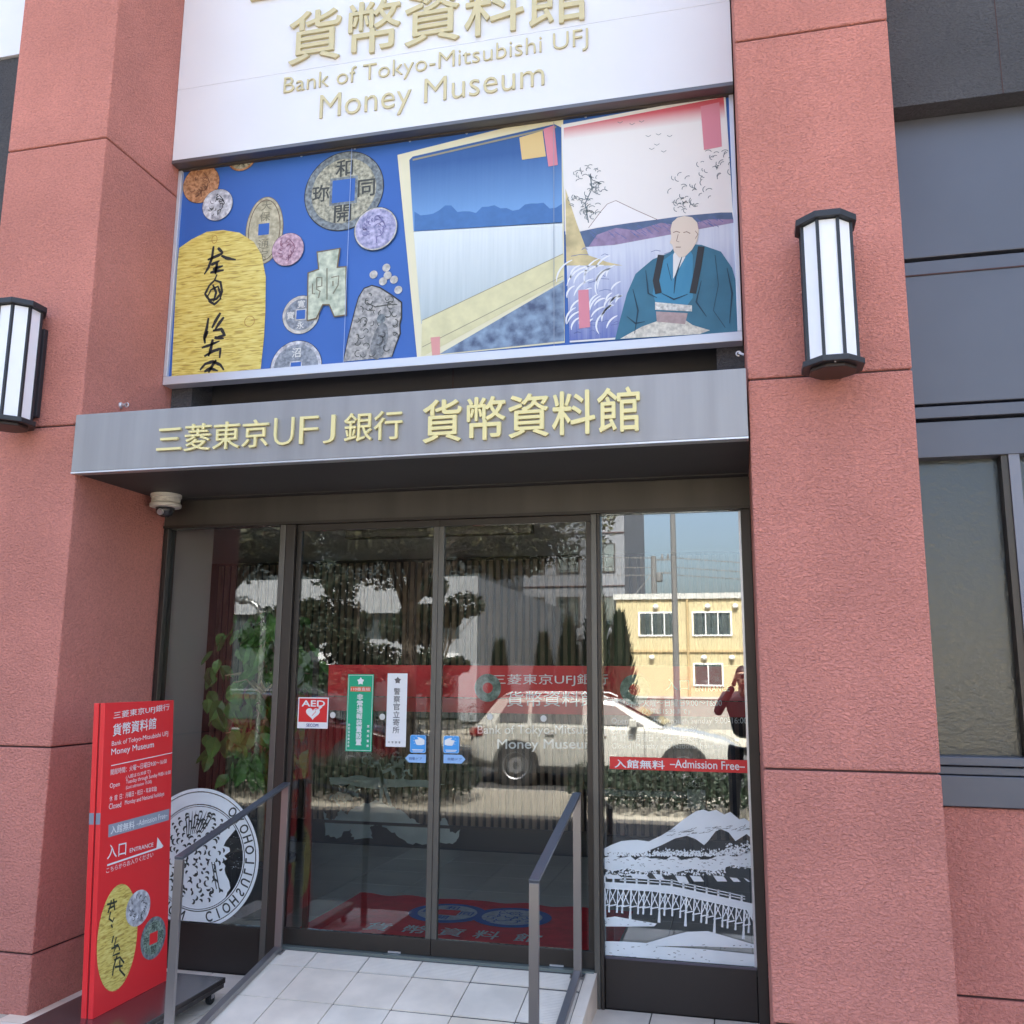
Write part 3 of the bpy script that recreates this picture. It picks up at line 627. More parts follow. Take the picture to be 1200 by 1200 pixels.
# plain seated figure in a teal robe
rb = flat('robed_figure_print', BP, ppx([(721, 399), (727, 375), (735, 345), (745, 322), (765, 305), (785, 297), (795, 286), (822, 288), (845, 296), (858, 315), (868, 350), (869, 388), (848, 391)]), mat('print_teal', (.035, .16, .25), .5, vary=.12, vscale=10), bb, .0115)
flat('robe_front', BP, ppx([(765, 345), (772, 310), (790, 297), (806, 290), (812, 300), (812, 350), (803, 362), (770, 360)]), mat('print_mid_blue', (.05, .25, .42)), rb, .0121)
flat('robe_collar', BP, ppx([(789, 300), (795, 288), (806, 290), (803, 303), (789, 328)]), mat('sheet_white', (.8, .8, .8)), rb, .0127)
flat('robe_sash', BP, ppx([(768, 355), (811, 359), (811, 366), (768, 364)]), mat('print_check', (.68, .68, .64), vary=.4, vscale=60), rb, .0127)
flat('robe_hem', BP, ppx([(727, 398), (752, 384), (771, 377), (770, 372), (803, 376), (812, 382), (832, 388), (820, 392.5)]), mat('print_check2', (.66, .64, .56), vary=.3, vscale=50), rb, .0127)
flat('robe_belt', BP, ppx([(769, 366), (806, 368), (803, 381), (770, 378)]), mat('print_mauve', (.42, .32, .32), vary=.15, vscale=40), rb, .0130)
for s_ in ([(775, 300), (769, 330), (772, 345)], [(822, 290), (818, 315), (812, 345)]):
    mb = MB(); stroke(mb, BP, ppx(s_), .035, .0133); build('robe_lapel', mb, BLACK, rb)
mb = MB()
for s_ in ([(742, 340), (748, 365), (744, 392)], [(757, 318), (760, 345), (770, 350)], [(838, 300), (842, 335), (836, 365), (850, 385)], [(822, 330), (816, 355), (828, 372)], [(852, 315), (858, 345), (855, 380)], [(735, 372), (745, 380), (756, 378)], [(800, 300), (792, 325), (790, 345)], [(776, 345), (790, 352), (806, 346)], [(782, 310), (787, 330)]):
    stroke(mb, BP, ppx(s_), [.003, .009, .003] if len(s_) == 3 else [.003]*len(s_), .0136)
build('robe_folds', mb, mat('robe_line', (.01, .045, .08)), rb)['kind'] = 'stuff'
mb = MB(); rd = random.Random(77)
for k in range(70):
    x = rd.uniform(668, 860); y = rd.uniform(292, 396); l = rd.uniform(5, 22)
    if x > 722 and y > 300: continue
    stroke(mb, BP, ppx([(x, y), (x+l/2, y-2), (x+l, y-.08*l)]), .003, .0100)
for k in range(40):
    x = rd.uniform(690, 850); y = 272-(x-690)*.12+rd.uniform(-2, 10); stroke(mb, BP, ppx([(x, y), (x+6, y+4)]), .003, .0100)
build('print_ripples', mb, mat('print_ripple', (.10, .14, .34)), fr2)['kind'] = 'stuff'
SKIN = mat('print_skin', (.72, .62, .52))
flat('head', BP, ppx([(786, 270), (788, 262), (794, 256.5), (802, 254.5), (811, 256), (817, 262), (819, 272), (817, 284), (811, 294), (803, 302), (796, 303), (790, 296), (788, 288), (785, 286), (787, 280)]), SKIN, rb, .0142)
mb = MB(); stroke(mb, BP, ppx([(789, 274), (793, 272.5), (797, 274)]), .004, .0146); stroke(mb, BP, ppx([(801, 274), (805, 273), (809, 275)]), .004, .0146); stroke(mb, BP, ppx([(792, 291), (798, 291)]), .004, .0146)
stroke(mb, BP, ppx([(795, 276), (793, 284), (796, 285)]), .003, .0146); stroke(mb, BP, ppx([(815, 272), (818, 276), (815, 281)]), .003, .0146)
build('head_lines', mb, mat('print_ink_brown', (.20, .10, .07)), rb)

# ==================================================================== ENTRANCE GLAZING
GY = .82
entry = thing('entrance_glazing', 'bronze framed glazed entrance with two sliding doors between fixed side panes', 'entrance', (-1.63, GY, 0))
GP = facade(GY)
def post(x0, x1, y0=.785, y1=.868, z0=.0, z1=2.4465, m_=BRONZE, par=entry): return build('post', MB().box(x0, x1, y0, y1, z0, z1), m_, par, bevel=.003)
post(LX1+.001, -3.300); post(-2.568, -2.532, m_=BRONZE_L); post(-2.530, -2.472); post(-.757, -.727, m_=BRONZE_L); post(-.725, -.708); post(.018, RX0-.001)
# fixed panes
lp = build('fixed_pane', MB().box(-3.300, -2.568, GY, GY+.010, .245, 2.446), GLASS, entry)
build('kick_panel', MB().box(-3.299, -2.569, GY-.012, GY+.03, .0, .243), KICK, lp, bevel=.003)
rp = build('fixed_pane', MB().box(-.707, .017, GY, GY+.010, .232, 2.446), GLASS_W, entry)
build('kick_panel', MB().box(-.706, .016, GY-.012, GY+.03, .0, .230), KICK, rp, bevel=.003)
build('sill_trim', MB().box(-.706, .016, GY-.016, GY-.001, .2305, .240), mat('sill_violet', (.10, .09, .12), .3, .4), rp)
build('pane_gasket', MB().box(.006, .017, GY-.004, GY-.001, .24, 2.44), STEELB, rp)
def slider(x0, x1, y):
    d = build('sliding_door', MB().box(x0, x1, y-.014, y+.014, .172, .254), BRONZE, entry, bevel=.003)
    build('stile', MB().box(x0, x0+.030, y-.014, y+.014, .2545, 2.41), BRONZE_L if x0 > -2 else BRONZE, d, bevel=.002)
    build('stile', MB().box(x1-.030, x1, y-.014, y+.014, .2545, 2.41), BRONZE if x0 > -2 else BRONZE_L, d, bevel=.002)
    build('top_rail', MB().box(x0, x1, y-.014, y+.014, 2.4105, 2.445), BRONZE, d)
    build('pane', MB().box(x0+.030, x1-.030, y-.004, y+.004, .2545, 2.41), GLASS, d)
    build('lock', MB().box((x0+x1)/2+.2, (x0+x1)/2+.27, y-.02, y-.0145, .174, .182), STEELB, d)
    return d
slider(-2.471, -1.612, GY+.004); slider(-1.610, -.758, GY+.004)
build('threshold', MB().box(-2.471, -.758, .775, .90, .15, .171), mat('threshold_steel', (.28, .33, .32), .45, .6), entry)
build('door_operator', MB().box(-2.2, -1.1, .872, .95, 2.37, 2.44), BRONZE, entry)
# dots on the glass
for i, (x, y) in enumerate(((390, 838), (448, 840), (574, 840), (637, 842))):
    u, v = GP.px(x, y)
    tag(build('glass_dot', MB().lathe((u, GY-.0005, v), [(.017, 0), (.016, .001), (0, .0012)], 20, (0, -1, 0)), mat('dot_white', (.62, .62, .58), .5)),
        ('round white safety dot on the left sliding door beside the red AED sticker', 'round white safety dot on the door glass beside the white vertical sticker', 'round white safety dot left of centre on the right sliding door', 'round white safety dot on the right sliding door nearest the fixed pane')[i], 'safety dot', 'white safety dots on the sliding doors')

# stickers
def rect(pl, a, b, name, m_, par, out=.001, **k):
    (u0, v1), (u1, v0) = pl.px(*a), pl.px(*b)
    return flat(name, pl, [(u0, v0), (u1, v0), (u1, v1), (u0, v1)], m_, par, out, **k)
def fit(s, pl, a, b, m_, par, out=.003, name='lettering', **k):
    """a: top-left, b: bottom-right of the ink"""
    (u0, v1), (u1, v0) = pl.px(*a), pl.px(*b)
    return lettering(name, s, pl, u0, v0, u1, v0, v1-v0, m_, par, out=out, **k)
GS = facade(GY-.001)
def sticker(label, a, b, m_, cat='sticker', name='glass_sticker', thick=.0012):
    (u0, v1), (u1, v0) = GS.px(*a), GS.px(*b)
    t_ = thing(name, label, cat, GS.at((u0+u1)/2, v0, .001))
    flat('sheet', GS, [(u0, v0), (u1, v0), (u1, v1), (u0, v1)], m_, t_, .0005, thick)
    return t_, (u0, u1, v0, v1)
# AED
s_, (a, b, c, d) = sticker('square red AED sticker with a white heart on the left sliding door', (350, 817), (384, 854), WHITE)
flat('red_field', GS, [(a+.006, c+.034), (b-.006, c+.034), (b-.006, d-.006), (a+.006, d-.006)], RED, s_, .0022)
lettering('lettering', 'AED', GS, a+.022, d-.050, b-.020, d-.050, .034, WHITE, s_, out=.003, bold=.02)
cx, cy = (a+b)/2, c+.083
hp = [(cx+.042*(16*math.sin(t)**3)/16, cy+.036*(13*math.cos(t)-5*math.cos(2*t)-2*math.cos(3*t)-math.cos(4*t))/16) for t in [i*2*math.pi/40 for i in range(40)]]
flat('heart', GS, hp, WHITE, s_, .003)
mb = MB(); stroke(mb, GS, [(cx-.005, cy-.01), (cx+.015, cy+.012), (cx+.03, cy+.016)], .003, .0036); stroke(mb, GS, [(cx+.02, cy+.010), (cx+.052, cy+.038)], .012, .0033)
build('heart_bolt', mb, WHITE, s_)
mb = MB(); stroke(mb, GS, [(cx-.004, cy-.014), (cx+.018, cy+.008), (cx+.012, cy+.02), (cx+.038, cy+.026)], .003, .004); build('bolt_outline', mb, RED, s_)
lettering('lettering', 'SECOM', GS, cx-.036, c+.009, cx+.036, c+.009, .017, mat('navy_print', (.03, .05, .25)), s_, out=.003, bold=.02)
# green
s_, (a, b, c, d) = sticker('tall green vertical sticker with white lettering on the left sliding door', (408, 790), (435.5, 881), GREEN)
W_ = b-a
build('border_line', MB().add([GS.at(*p, .0022) for p in ((a+.005, c+.005), (b-.005, c+.005), (b-.005, d-.005), (a+.005, d-.005), (a+.007, c+.007), (b-.007, c+.007), (b-.007, d-.007), (a+.007, d-.007))], [(0, 1, 5, 4), (1, 2, 6, 5), (2, 3, 7, 6), (3, 0, 4, 7)]), WHITE, s_)
def star(c_, r, m_, par, out, inner=.62):
    return flat('flower_emblem', GS, [(c_[0]+(r if k % 2 == 0 else r*inner)*math.sin(k*math.pi/5), c_[1]+(r if k % 2 == 0 else r*inner)*math.cos(k*math.pi/5)) for k in range(10)], m_, par, out)
star(((a+b)/2, d-.038), .022, WHITE, s_, .003)
flat('orange_band', GS, [(a+.018, d-.094), (b-.016, d-.094), (b-.016, d-.068), (a+.018, d-.068)], mat('orange_red', (.72, .14, .05)), s_, .0024)
lettering('lettering', '110番直結', GS, a+.022, d-.090, b-.020, d-.090, .018, WHITE, s_, out=.003)
for k, ch in enumerate('非常通報装置設置'):
    v = d-.14-k*.0345; lettering('lettering', ch, GS, (a+b)/2-.018, v, (a+b)/2+.018, v, .033, WHITE, s_, out=.003, bold=.022)
for k, ch in enumerate('愛知県警察'): lettering('lettering', ch, GS, b-.030, c+.128-k*.026, b-.016, c+.128-k*.026, .014, WHITE, s_, out=.003, bold=.02)
for k, ch in enumerate('防犯協会連合会'): lettering('lettering', ch, GS, a+.012, c+.133-k*.0185, a+.024, c+.133-k*.0185, .014, WHITE, s_, out=.003, bold=.02)
# white
s_, (a, b, c, d) = sticker('tall white vertical sticker with grey lettering near the door meeting edge', (454.5, 789), (475.5, 875.5), WHITE)
star(((a+b)/2+.002, d-.038), .020, mat('emblem_grey', (.13, .12, .12)), s_, .003)
for k, ch in enumerate('警察官立寄所'):
    v = d-.115-k*.041; lettering('lettering', ch, GS, (a+b)/2-.019, v, (a+b)/2+.019, v, .036, mat('print_grey', (.12, .12, .13)), s_, out=.003, bold=.006)
for k, ch in enumerate('中警察署'): lettering('lettering', ch, GS, a+.014+k*.020, c+.018, a+.025+k*.020, c+.018, .011, BLACK, s_, out=.003)
# blue touch switches
for (p0, p1, q0, q1, lab, side) in (((481, 861), (499, 882.5), (475, 883.5), (499, 894), 'left', 0), ((520, 862), (538, 883), (520, 884), (545.5, 895), 'right', 1)):
    (u0, v1), (u1, v0) = GS.px(*p0), GS.px(*p1)
    t_ = thing('automatic_door_sticker', 'blue automatic door sticker with a white hand and arrow on the %s door leaf' % lab, 'sticker', GS.at((u0+u1)/2, v0-.05, 0))
    rr = .010; pts = []
    for cx, cy, a0 in ((u1-rr, v1-rr, 0), (u0+rr, v1-rr, 90), (u0+rr, v0+rr, 180), (u1-rr, v0+rr, 270)):
        pts += [(cx+rr*math.cos(R_(a0+t)), cy+rr*math.sin(R_(a0+t))) for t in (0, 30, 60, 90)]
    flat('sheet', GS, pts, BLUEV, t_, .0005, .0012)
    build('white_outline', MB().add([GS.at(*p, .0022) for p in pts]+[GS.at((p[0]-(u0+u1)/2)*.93+(u0+u1)/2, (p[1]-(v0+v1)/2)*.94+(v0+v1)/2, .0022) for p in pts], [(k, (k+1) % 16, 16+(k+1) % 16, 16+k) for k in range(16)]), LBLUE, t_)
    hx, hy = (u0+u1)/2+(.010 if side == 0 else -.010), (v0+v1)/2+.012; sg = -1 if side == 0 else 1
    flat('hand', GS, [(hx+sg*x*.9, hy+y) for x, y in ((-.030, -.014), (-.030, .010), (-.012, .018), (.010, .024), (.016, .020), (.006, .012), (.030, .010), (.032, .004), (.026, -.004), (.024, -.012), (.016, -.018), (-.010, -.018))], WHITE, t_, .003)
    mb = MB()
    for k in range(5): an = R_(100+k*28) if side == 0 else R_(80-k*28); stroke(mb, GS, [(hx+.032*math.cos(an), hy+.006+.026*math.sin(an)), (hx+.038*math.cos(an), hy+.006+.032*math.sin(an))], .002, .003)
    stroke(mb, GS, [(u0+.012, v0+.016), (u1-.012, v0+.016)], .004, .003); stroke(mb, GS, [(u0+.016, v0+.009), (u1-.018, v0+.009)], .003, .003)
    build('printed_lines', mb, WHITE, t_)
    (x0, y1), (x1, y0) = GS.px(*q0), GS.px(*q1); ym = (y0+y1)/2
    pts = [(x0, ym), (x0+.022, y0), (x1, y0), (x1, y1), (x0+.022, y1)] if side == 0 else [(x0, y0), (x1-.022, y0), (x1, ym), (x1-.022, y1), (x0, y1)]
    flat('arrow_sheet', GS, pts, LBLUE, t_, .0005, .0012)
    lettering('lettering', '自動ドア', GS, x0+.024, ym-.008, x1-.020, ym-.008, .015, mat('navy_print', (.03, .05, .25)), t_, out=.003)
# red admission strip
s_, (a, b, c, d) = sticker('red strip with white lettering across the right fixed pane above the snow scene', (714.5, 886.5), (878, 906), RED)
fit('入館無料', GS, (720, 889.5), (779, 901.5), WHITE, s_, bold=.02)
(u0, v1), (u1, v0) = GS.px(785, 891), GS.px(873, 902)
lettering('lettering', '–Admission Free–', GS, u0, v0, u1, v0-.003, .040, WHITE, s_, out=.003, bold=.012)

# white stencil of a snowy hill and a trestle bridge on the right pane (plain stand-in)
W0, W1, Z0 = -.706, .014, .243
s_ = thing('snow_scene_decal', 'white stencil of a snowy hill and wooden bridge on the lower right pane', 'window decal', (-.35, GY, .24))
S = lambda x, y: (max(W0, min(W1, GS.px(700+x*.175, 930+y*.175)[0])), max(Z0, GS.px(700+x*.175, 930+y*.175)[1]))
top = [(15, 365), (90, 345), (160, 318), (220, 312), (270, 310), (345, 320), (430, 280), (500, 235), (580, 170), (660, 118), (710, 106), (745, 120), (795, 108), (850, 140), (890, 122), (950, 172), (985, 165), (1040, 195)]
under = [(1040, 300), (1000, 270), (925, 318), (880, 260), (830, 238), (790, 255), (740, 320), (715, 345), (660, 305), (600, 282), (520, 300), (430, 345), (300, 400), (160, 395), (80, 392), (15, 405)]
flat('hill', GS, [S(*p) for p in top+under], PWHITE, s_, .001)
rd = random.Random(8); mb = MB()
for k in range(1500):
    x = rd.uniform(15, 1040); y = (405-abs(rd.gauss(0, 20))+12-70*max(0, (x-820)/220)*rd.random()) if k < 800 else (rd.uniform(330, 500) if x > 860 else rd.uniform(480, 545))
    c_ = S(x, y)
    if c_[0] < W0+.006 or c_[0] > W1-.006: continue
    r = rd.uniform(.002, .006); a0 = rd.uniform(0, 6)
    mb.add([GS.at(c_[0]+r*rd.uniform(.4, 1.5)*math.cos(a0+q*1.257), c_[1]+r*rd.uniform(.5, 1.2)*math.sin(a0+q*1.257), .0012+k*1e-6) for q in range(5)], [(0, 1, 2, 3, 4)])
build('snowy_foliage', mb, PWHITE, s_)
mb = MB()
for k in range(60):
    x = rd.uniform(450, 1020); y = rd.uniform(200, 245)+(1020-x)*.08; stroke(mb, GS, [S(x, y), S(x+rd.uniform(10, 40), y-rd.uniform(2, 12))], .0016, .0018)
for k in range(150):
    x = rd.uniform(20, 1035); y = rd.choice((rd.uniform(430, 500), rd.uniform(1010, 1120), rd.uniform(835, 880) if x < 400 else 440)); stroke(mb, GS, [S(x, y), S(x+rd.uniform(4, 22), y+rd.uniform(-4, 5))], rd.uniform(.001, .0028), .0019)
build('cut_curls', mb, mat('cut_line_dark', (.035, .045, .045), .4), s_)
edge = [(15, 440)]+[(15+k*34.2, 432+rd.uniform(-16, 16)-50*max(0, (k-24)/6)) for k in range(31)]+[(1040, 360)]
flat('foliage_mass', GS, [S(*p) for p in edge]+[S(*p) for p in ((1040, 500), (900, 480), (780, 520), (640, 500), (500, 535), (430, 508), (300, 525), (200, 500), (100, 520), (15, 500))], PWHITE, s_, .0010)
for x0, y0, x1, y1 in ((40, 540, 170, 570), (215, 535, 350, 570), (370, 535, 450, 575), (520, 548, 615, 600), (618, 548, 715, 588), (775, 548, 870, 588), (885, 560, 960, 590), (980, 565, 1025, 590)):
    flat('snow_roof', GS, [S(x0, y0), S(x1-25, y0+6), S(x1, y1), S(x0+28, y1)], PWHITE, s_, .0014)
yd = lambda x: 575+x*.06+max(0, x-500)*.16       # deck top line
deckp = [(15, 585)]+[(x, yd(x)+12) for x in range(60, 1041, 70)]+[(1040, yd(1040)+130)]+[(x, yd(x)+(58 if x < 400 else 66)) for x in range(1000, 14, -70)]+[(15, 636)]
flat('bridge_deck', GS, [S(*p) for p in deckp], PWHITE, s_, .0018)
mb = MB()
for k in range(14):
    x = 30+k*78; stroke(mb, GS, [S(x, yd(x)-30), S(x, yd(x)+20)], .010, .0022)
for dy in (-24, -6):
    stroke(mb, GS, [S(x, yd(x)+dy) for x in range(150, 1041, 60)], .004, .0022)
build('bridge_railing', mb, PWHITE, s_)
mb = MB()
for k in range(22):
    x = 25+k*47+(k % 3)*6; yt = yd(x)+55; big = k % 4 == 0
    l = 215 if big else 165
    stroke(mb, GS, [S(x+8, yt), S(x+3, yt+l*.6), S(x, yt+l*.97)], [.008, .008, .014] if big else [.006, .006, .010], .0022)
    if k < 21:
        stroke(mb, GS, [S(x+5, yt+5), S(x+45, yt+100)], .0045, .0024); stroke(mb, GS, [S(x+48, yt+5), S(x+3, yt+100)], .0045, .0026)
        stroke(mb, GS, [S(x-6, yt+118), S(x+50, yt+108)], .006, .0028)
build('bridge_trestles', mb, PWHITE, s_)
flat('far_bank', GS, [S(*p) for p in ((20, 830), (120, 822), (250, 845), (400, 870), (380, 888), (200, 890), (20, 886))], PWHITE, s_, .0012)
flat('near_bank', GS, [S(*p) for p in ((20, 985), (180, 990), (330, 1000), (480, 955), (600, 925), (740, 920), (880, 960), (1050, 1010), (1050, 1035), (700, 1022), (380, 1020), (700, 1040), (1050, 1075), (1062, 1170), (400, 1135), (22, 1105))], PWHITE, s_, .0012)

# coin decal on the left pane
c_ = (-2.985, .585); rr = .372
s_ = thing('coin_decal', 'large round white coin decal on the lower left pane behind the handrail', 'window decal', (c_[0], GY, .24))
def cpt(pts): return [(min(max(p[0], -3.298), -2.572), max(p[1], .248)) for p in pts]
n_ = 72; rings = []
def cring(name, r0, r1, out, m_):
    o_ = cpt(ell(c_, r0, r0, n_)); i_ = cpt(ell(c_, r1, r1, n_)); mb = MB()
    mb.add([GS.at(*p, out) for p in o_]+[GS.at(*p, out) for p in i_], [(k, (k+1) % n_, n_+(k+1) % n_, n_+k) for k in range(n_)])
    return build(name, mb, m_, s_)
cring('outer_ring', rr, rr*.955, .0010, PWHITE); cring('rim_band', rr*.94, rr*.77, .0010, PWHITE); cring('inner_ring', rr*.755, rr*.74, .0010, PWHITE)
face = []
for k in range(60):
    a = 2*math.pi*k/60; r = rr*.73
    if -1.0 < a or True:
        aa = (a+math.pi) % (2*math.pi)-math.pi
        if -.75 < aa < .62: # profile to the right: forehead, nose, lips, beard
            prof = {0: .50, 1: .44, 2: .52, 3: .42, 4: .47, 5: .40, 6: .46, 7: .50, 8: .60, 9: .68}
            i = int((.62-aa)/1.37*9.99); r = rr*prof[i]*1.02
    face.append((c_[0]+r*math.cos(a), c_[1]+r*math.sin(a)))
flat('portrait', GS, cpt(face), PWHITE, s_, .0010)
DKG = mat('cut_line_dark', (.035, .045, .045), .4)
rd = random.Random(4); mb = MB()
for ring_i in range(11):
    rad = rr*(.05+.058*ring_i)
    cnt = max(4, int(rad/rr*44))
    for k in range(cnt):
        a = 2*math.pi*(k+.5*(ring_i % 2))/cnt+rd.uniform(-.08, .08)
        aa = (a+math.pi) % (2*math.pi)-math.pi
        if -.8 < aa < .70 and rad > rr*.40: continue
        if rad > rr*.68: continue
        p = (c_[0]+rad*math.cos(a), c_[1]+rad*math.sin(a)); q = rd.uniform(.010, .017); a0 = rd.uniform(0, 6.28) if aa < .2 or ring_i < 5 else a-1.2+rd.uniform(-.3, .3)
        pts = arc(p, q, a0, a0+rd.uniform(1.8, 3.6), 6)
        if min(v for _, v in pts) < .26 or min(u for u, _ in pts) < -3.28: continue
        stroke(mb, GS, pts, [.001, .009, .013, .011, .006, .001], .002+1e-5*k+1e-4*ring_i)
for k in range(9):
    a = 1.25+k*.09; stroke(mb, GS, [(c_[0]+rr*.35*math.cos(a+.25), c_[1]+rr*.35*math.sin(a+.25)), (c_[0]+rr*.5*math.cos(a+.08), c_[1]+rr*.5*math.sin(a+.08)), (c_[0]+rr*.68*math.cos(a), c_[1]+rr*.68*math.sin(a))], [.003, .009, .001], .0021)
for dx in (0, .017): stroke(mb, GS, [(c_[0]+.085+dx, c_[1]-.02), (c_[0]+.125+dx, c_[1]-.16)], .006, .0022)
build('cut_curls', mb, DKG, s_)
mb = MB()
for k in range(26):
    p = (c_[0]+rr*rd.uniform(.52, .72)*math.cos(rd.uniform(-.6, .5)), c_[1]+rr*rd.uniform(-.35, .35)); 
    if p[0] < c_[0]+rr*.5: continue
    mb.add([GS.at(p[0]+x, p[1]+y, .001) for x, y in ((-.002, 0), (0, -.002), (.002, 0), (0, .002))], [(0, 1, 2, 3)])
build('dots', mb, PWHITE, s_)
for k, ch in enumerate('OYOHOLLUSHOICHINOMONWW'):
    a = R_(52-k*10.5); ra = rr*.855
    me = embolden(text_mesh(ch), .02, .0001); x0, x1, y0, y1 = bounds(me); sc_ = .056/(y1-y0); cxx, cyy = (x0+x1)/2, (y0+y1)/2
    rot = a-math.pi/2
    for v in me.vertices:
        x = -(v.co.x-cxx)*sc_*.8; y = (v.co.y-cyy)*sc_     # the legend shows in mirror writing
        u = c_[0]+ra*math.cos(a)+x*math.cos(rot)-y*math.sin(rot); vv = c_[1]+ra*math.sin(a)+x*math.sin(rot)+y*math.cos(rot)
        v.co = GS.at(max(u, -3.297), max(vv, .249), .002+v.co.z)
    if c_[1]+ra*math.sin(a) < .27: bpy.data.meshes.remove(me); continue
    link('legend_letter', me, DKG, s_)

# ==================================================================== INSIDE THE HALL
slats = thing('slatted_wall', 'dark hall wall of upright wooden slats seen through the glass doors', 'wall', (-1.2, 3.78, .17))
sm = bpy.data.meshes.new('slat'); q = MB().box(-.017, .017, -.03, .0, .12, 2.42); sm.from_pydata(q.v, [], q.f); sm.materials.append(mat('slat_wood', (.27, .195, .14), .55, vary=.2, vscale=6))
for k in range(78):
    o = bpy.data.objects.new('slat', sm); COL.objects.link(o); o.parent = slats; o.location = (-3.55+k*.066, -.0, 0)
o = build('skirting', MB().box(-4.9, 1.9, 3.70, 3.80, .17, .33), mat('skirting_dark', (.03, .03, .03), .4), slats)
# glazed screen with red band inside
AC = glass_mat('acrylic', (.9, .9, .9), .02)
scr = thing('hall_banner_screen', 'clear hall screen with a dark red name band behind the door glass', 'screen', (-1.2, 1.35, .17))
SC = facade(.945)
def sp_(x, y): return SC.px(x, y)
build('screen_sheet', MB().box(sp_(372, 800)[0], .06, .948, .956, sp_(600, 905)[1], sp_(600, 778)[1]), AC, scr)
REDD = mat('banner_red', (.62, .015, .025), .5)
flat('red_band', SC, [(sp_(385, 800)[0], sp_(600, 818)[1]), (.06, sp_(600, 818)[1]), (.06, sp_(600, 780)[1]), (sp_(385, 800)[0], sp_(600, 780)[1])], REDD, scr, .002, .002)
flat('dark_red_band', SC, [(sp_(372, 800)[0], sp_(600, 836)[1]), (.06, sp_(600, 836)[1]), (.06, sp_(600, 819)[1]), (sp_(372, 800)[0], sp_(600, 819)[1])], mat('banner_dark_red', (.42, .012, .02), .5), scr, .002, .002)
build('screen_post', MB().box(sp_(372, 800)[0]-.03, sp_(372, 800)[0], 0.940, .962, .174, sp_(600, 770)[1]), BRONZE, scr); build('screen_post', MB().box(.062, .09, .940, .962, .174, sp_(600, 770)[1]), BRONZE, scr)
WB = mat('banner_white', (.85, .85, .85), .6)
def st(s, lb, rb, tl, **k): return sign_text('lettering', s, SC, lb, rb, tl, k.pop('m_', WB), scr, out=.006, **k)
st('三菱東京UFJ銀行', (577, 804), (713, 804), (577, 790)); st('貨幣資料館', (594, 828), (701, 828), (594, 810))
st('Bank of Tokyo-Mitsubishi UFJ', (560, 863), (735, 863), (560, 850)); st('Money Museum', (583, 881), (698, 881), (583, 866), bold=.01)
st('入口', (780, 809), (808, 809), (780, 796)); st('ENTRANCE', (815, 810), (855, 810), (815, 804))
st('開館時間 火曜〜日曜日9:00〜16:00', (718, 828), (846, 828), (718, 819)); st('(入館は15:30まで)', (753, 838), (808, 838), (753, 830))
st('Open    Tuesday through Sunday 9:00-16:00', (717, 850), (876, 850), (717, 841)); st('(Last admission 15:30)', (753, 858), (818, 858), (753, 851))
st('休 館 日 月曜日・祝日・年末年始', (717, 869), (826, 869), (717, 860)); st('Closed  Monday and National holidays', (717, 879), (848, 879), (717, 871))
for (x, y, r) in ((572, 806, .075), (744, 808, .078)):
    c2 = sp_(x, y); ring = build('coin_picture', ringmesh(SC, c2, r, r, r*.62, .0075, 36), mat('banner_coin', (.10, .17, .15), .5, vary=.5, vscale=40, color2=(.3, .38, .35)), scr)
# pale landscape print low on the slats (plain stand-in)
lpz = facade(3.66)
lt = thing('winter_print', 'pale winter landscape print in front of the slatted hall wall', 'picture', (-2.7, 3.70, .33))
PGRY = mat('winter_grey', (.60, .68, .66), .7, vary=.15, vscale=5)
def jagged(pts, n, amp, seed):
    rd = random.Random(seed); out = []
    for i, p in enumerate(pts):
        q = pts[(i+1) % len(pts)]
        for k in range(n): f = k/n; out.append((p[0]*(1-f)+q[0]*f+rd.uniform(-amp, amp), p[1]*(1-f)+q[1]*f+rd.uniform(-amp, amp)))
    return out
def wp(pts): return [lpz.px(*p) for p in pts]
build('print_rail', MB().box(-3.9, -1.1, 3.655, 3.67, .335, .36), BRONZE, lt)
flat('snow_bank', lpz, wp(jagged([(380, 950), (386, 962), (394, 958), (399, 946), (406, 955), (416, 944), (440, 938), (462, 946), (478, 956), (492, 966), (508, 972), (518, 984), (505, 990), (478, 988), (462, 977), (446, 967), (434, 968), (436, 982), (415, 984), (410, 972), (402, 976), (396, 982), (382, 978)], 5, 1.5, 3)), PGRY, lt, .002)
flat('far_shore', lpz, wp(jagged([(386, 912), (420, 909), (450, 912), (500, 915), (522, 919), (505, 923), (470, 922), (440, 925), (410, 919), (388, 920)], 5, 1.1, 4)), PGRY, lt, .002)
flat('snow_clump', lpz, wp(jagged([(514, 963), (520, 958), (525, 962), (527, 974), (534, 976), (540, 970), (538, 982), (530, 990), (514, 986)], 4, 1.0, 5)), PGRY, lt, .002)
mb = MB(); rd = random.Random(9)
for s2 in ([(458, 945), (452, 925), (446, 905), (440, 885)], [(446, 940), (448, 912), (444, 895)], [(448, 905), (460, 900), (470, 895)], [(404, 938), (412, 930), (420, 932)]): stroke(mb, lpz, wp(s2), .03, .003)
for cx, cy in ((438, 878), (446, 884), (468, 893), (466, 905), (440, 892), (414, 928), (402, 934), (474, 908)):
    for k in range(9):
        p = lpz.px(cx+rd.gauss(0, 5), cy+rd.gauss(0, 3)); stroke(mb, lpz, arc(p, .035, rd.uniform(0, 3), rd.uniform(3, 5), 5), .016, .0034)
build('snowy_branches', mb, PGRY, lt)
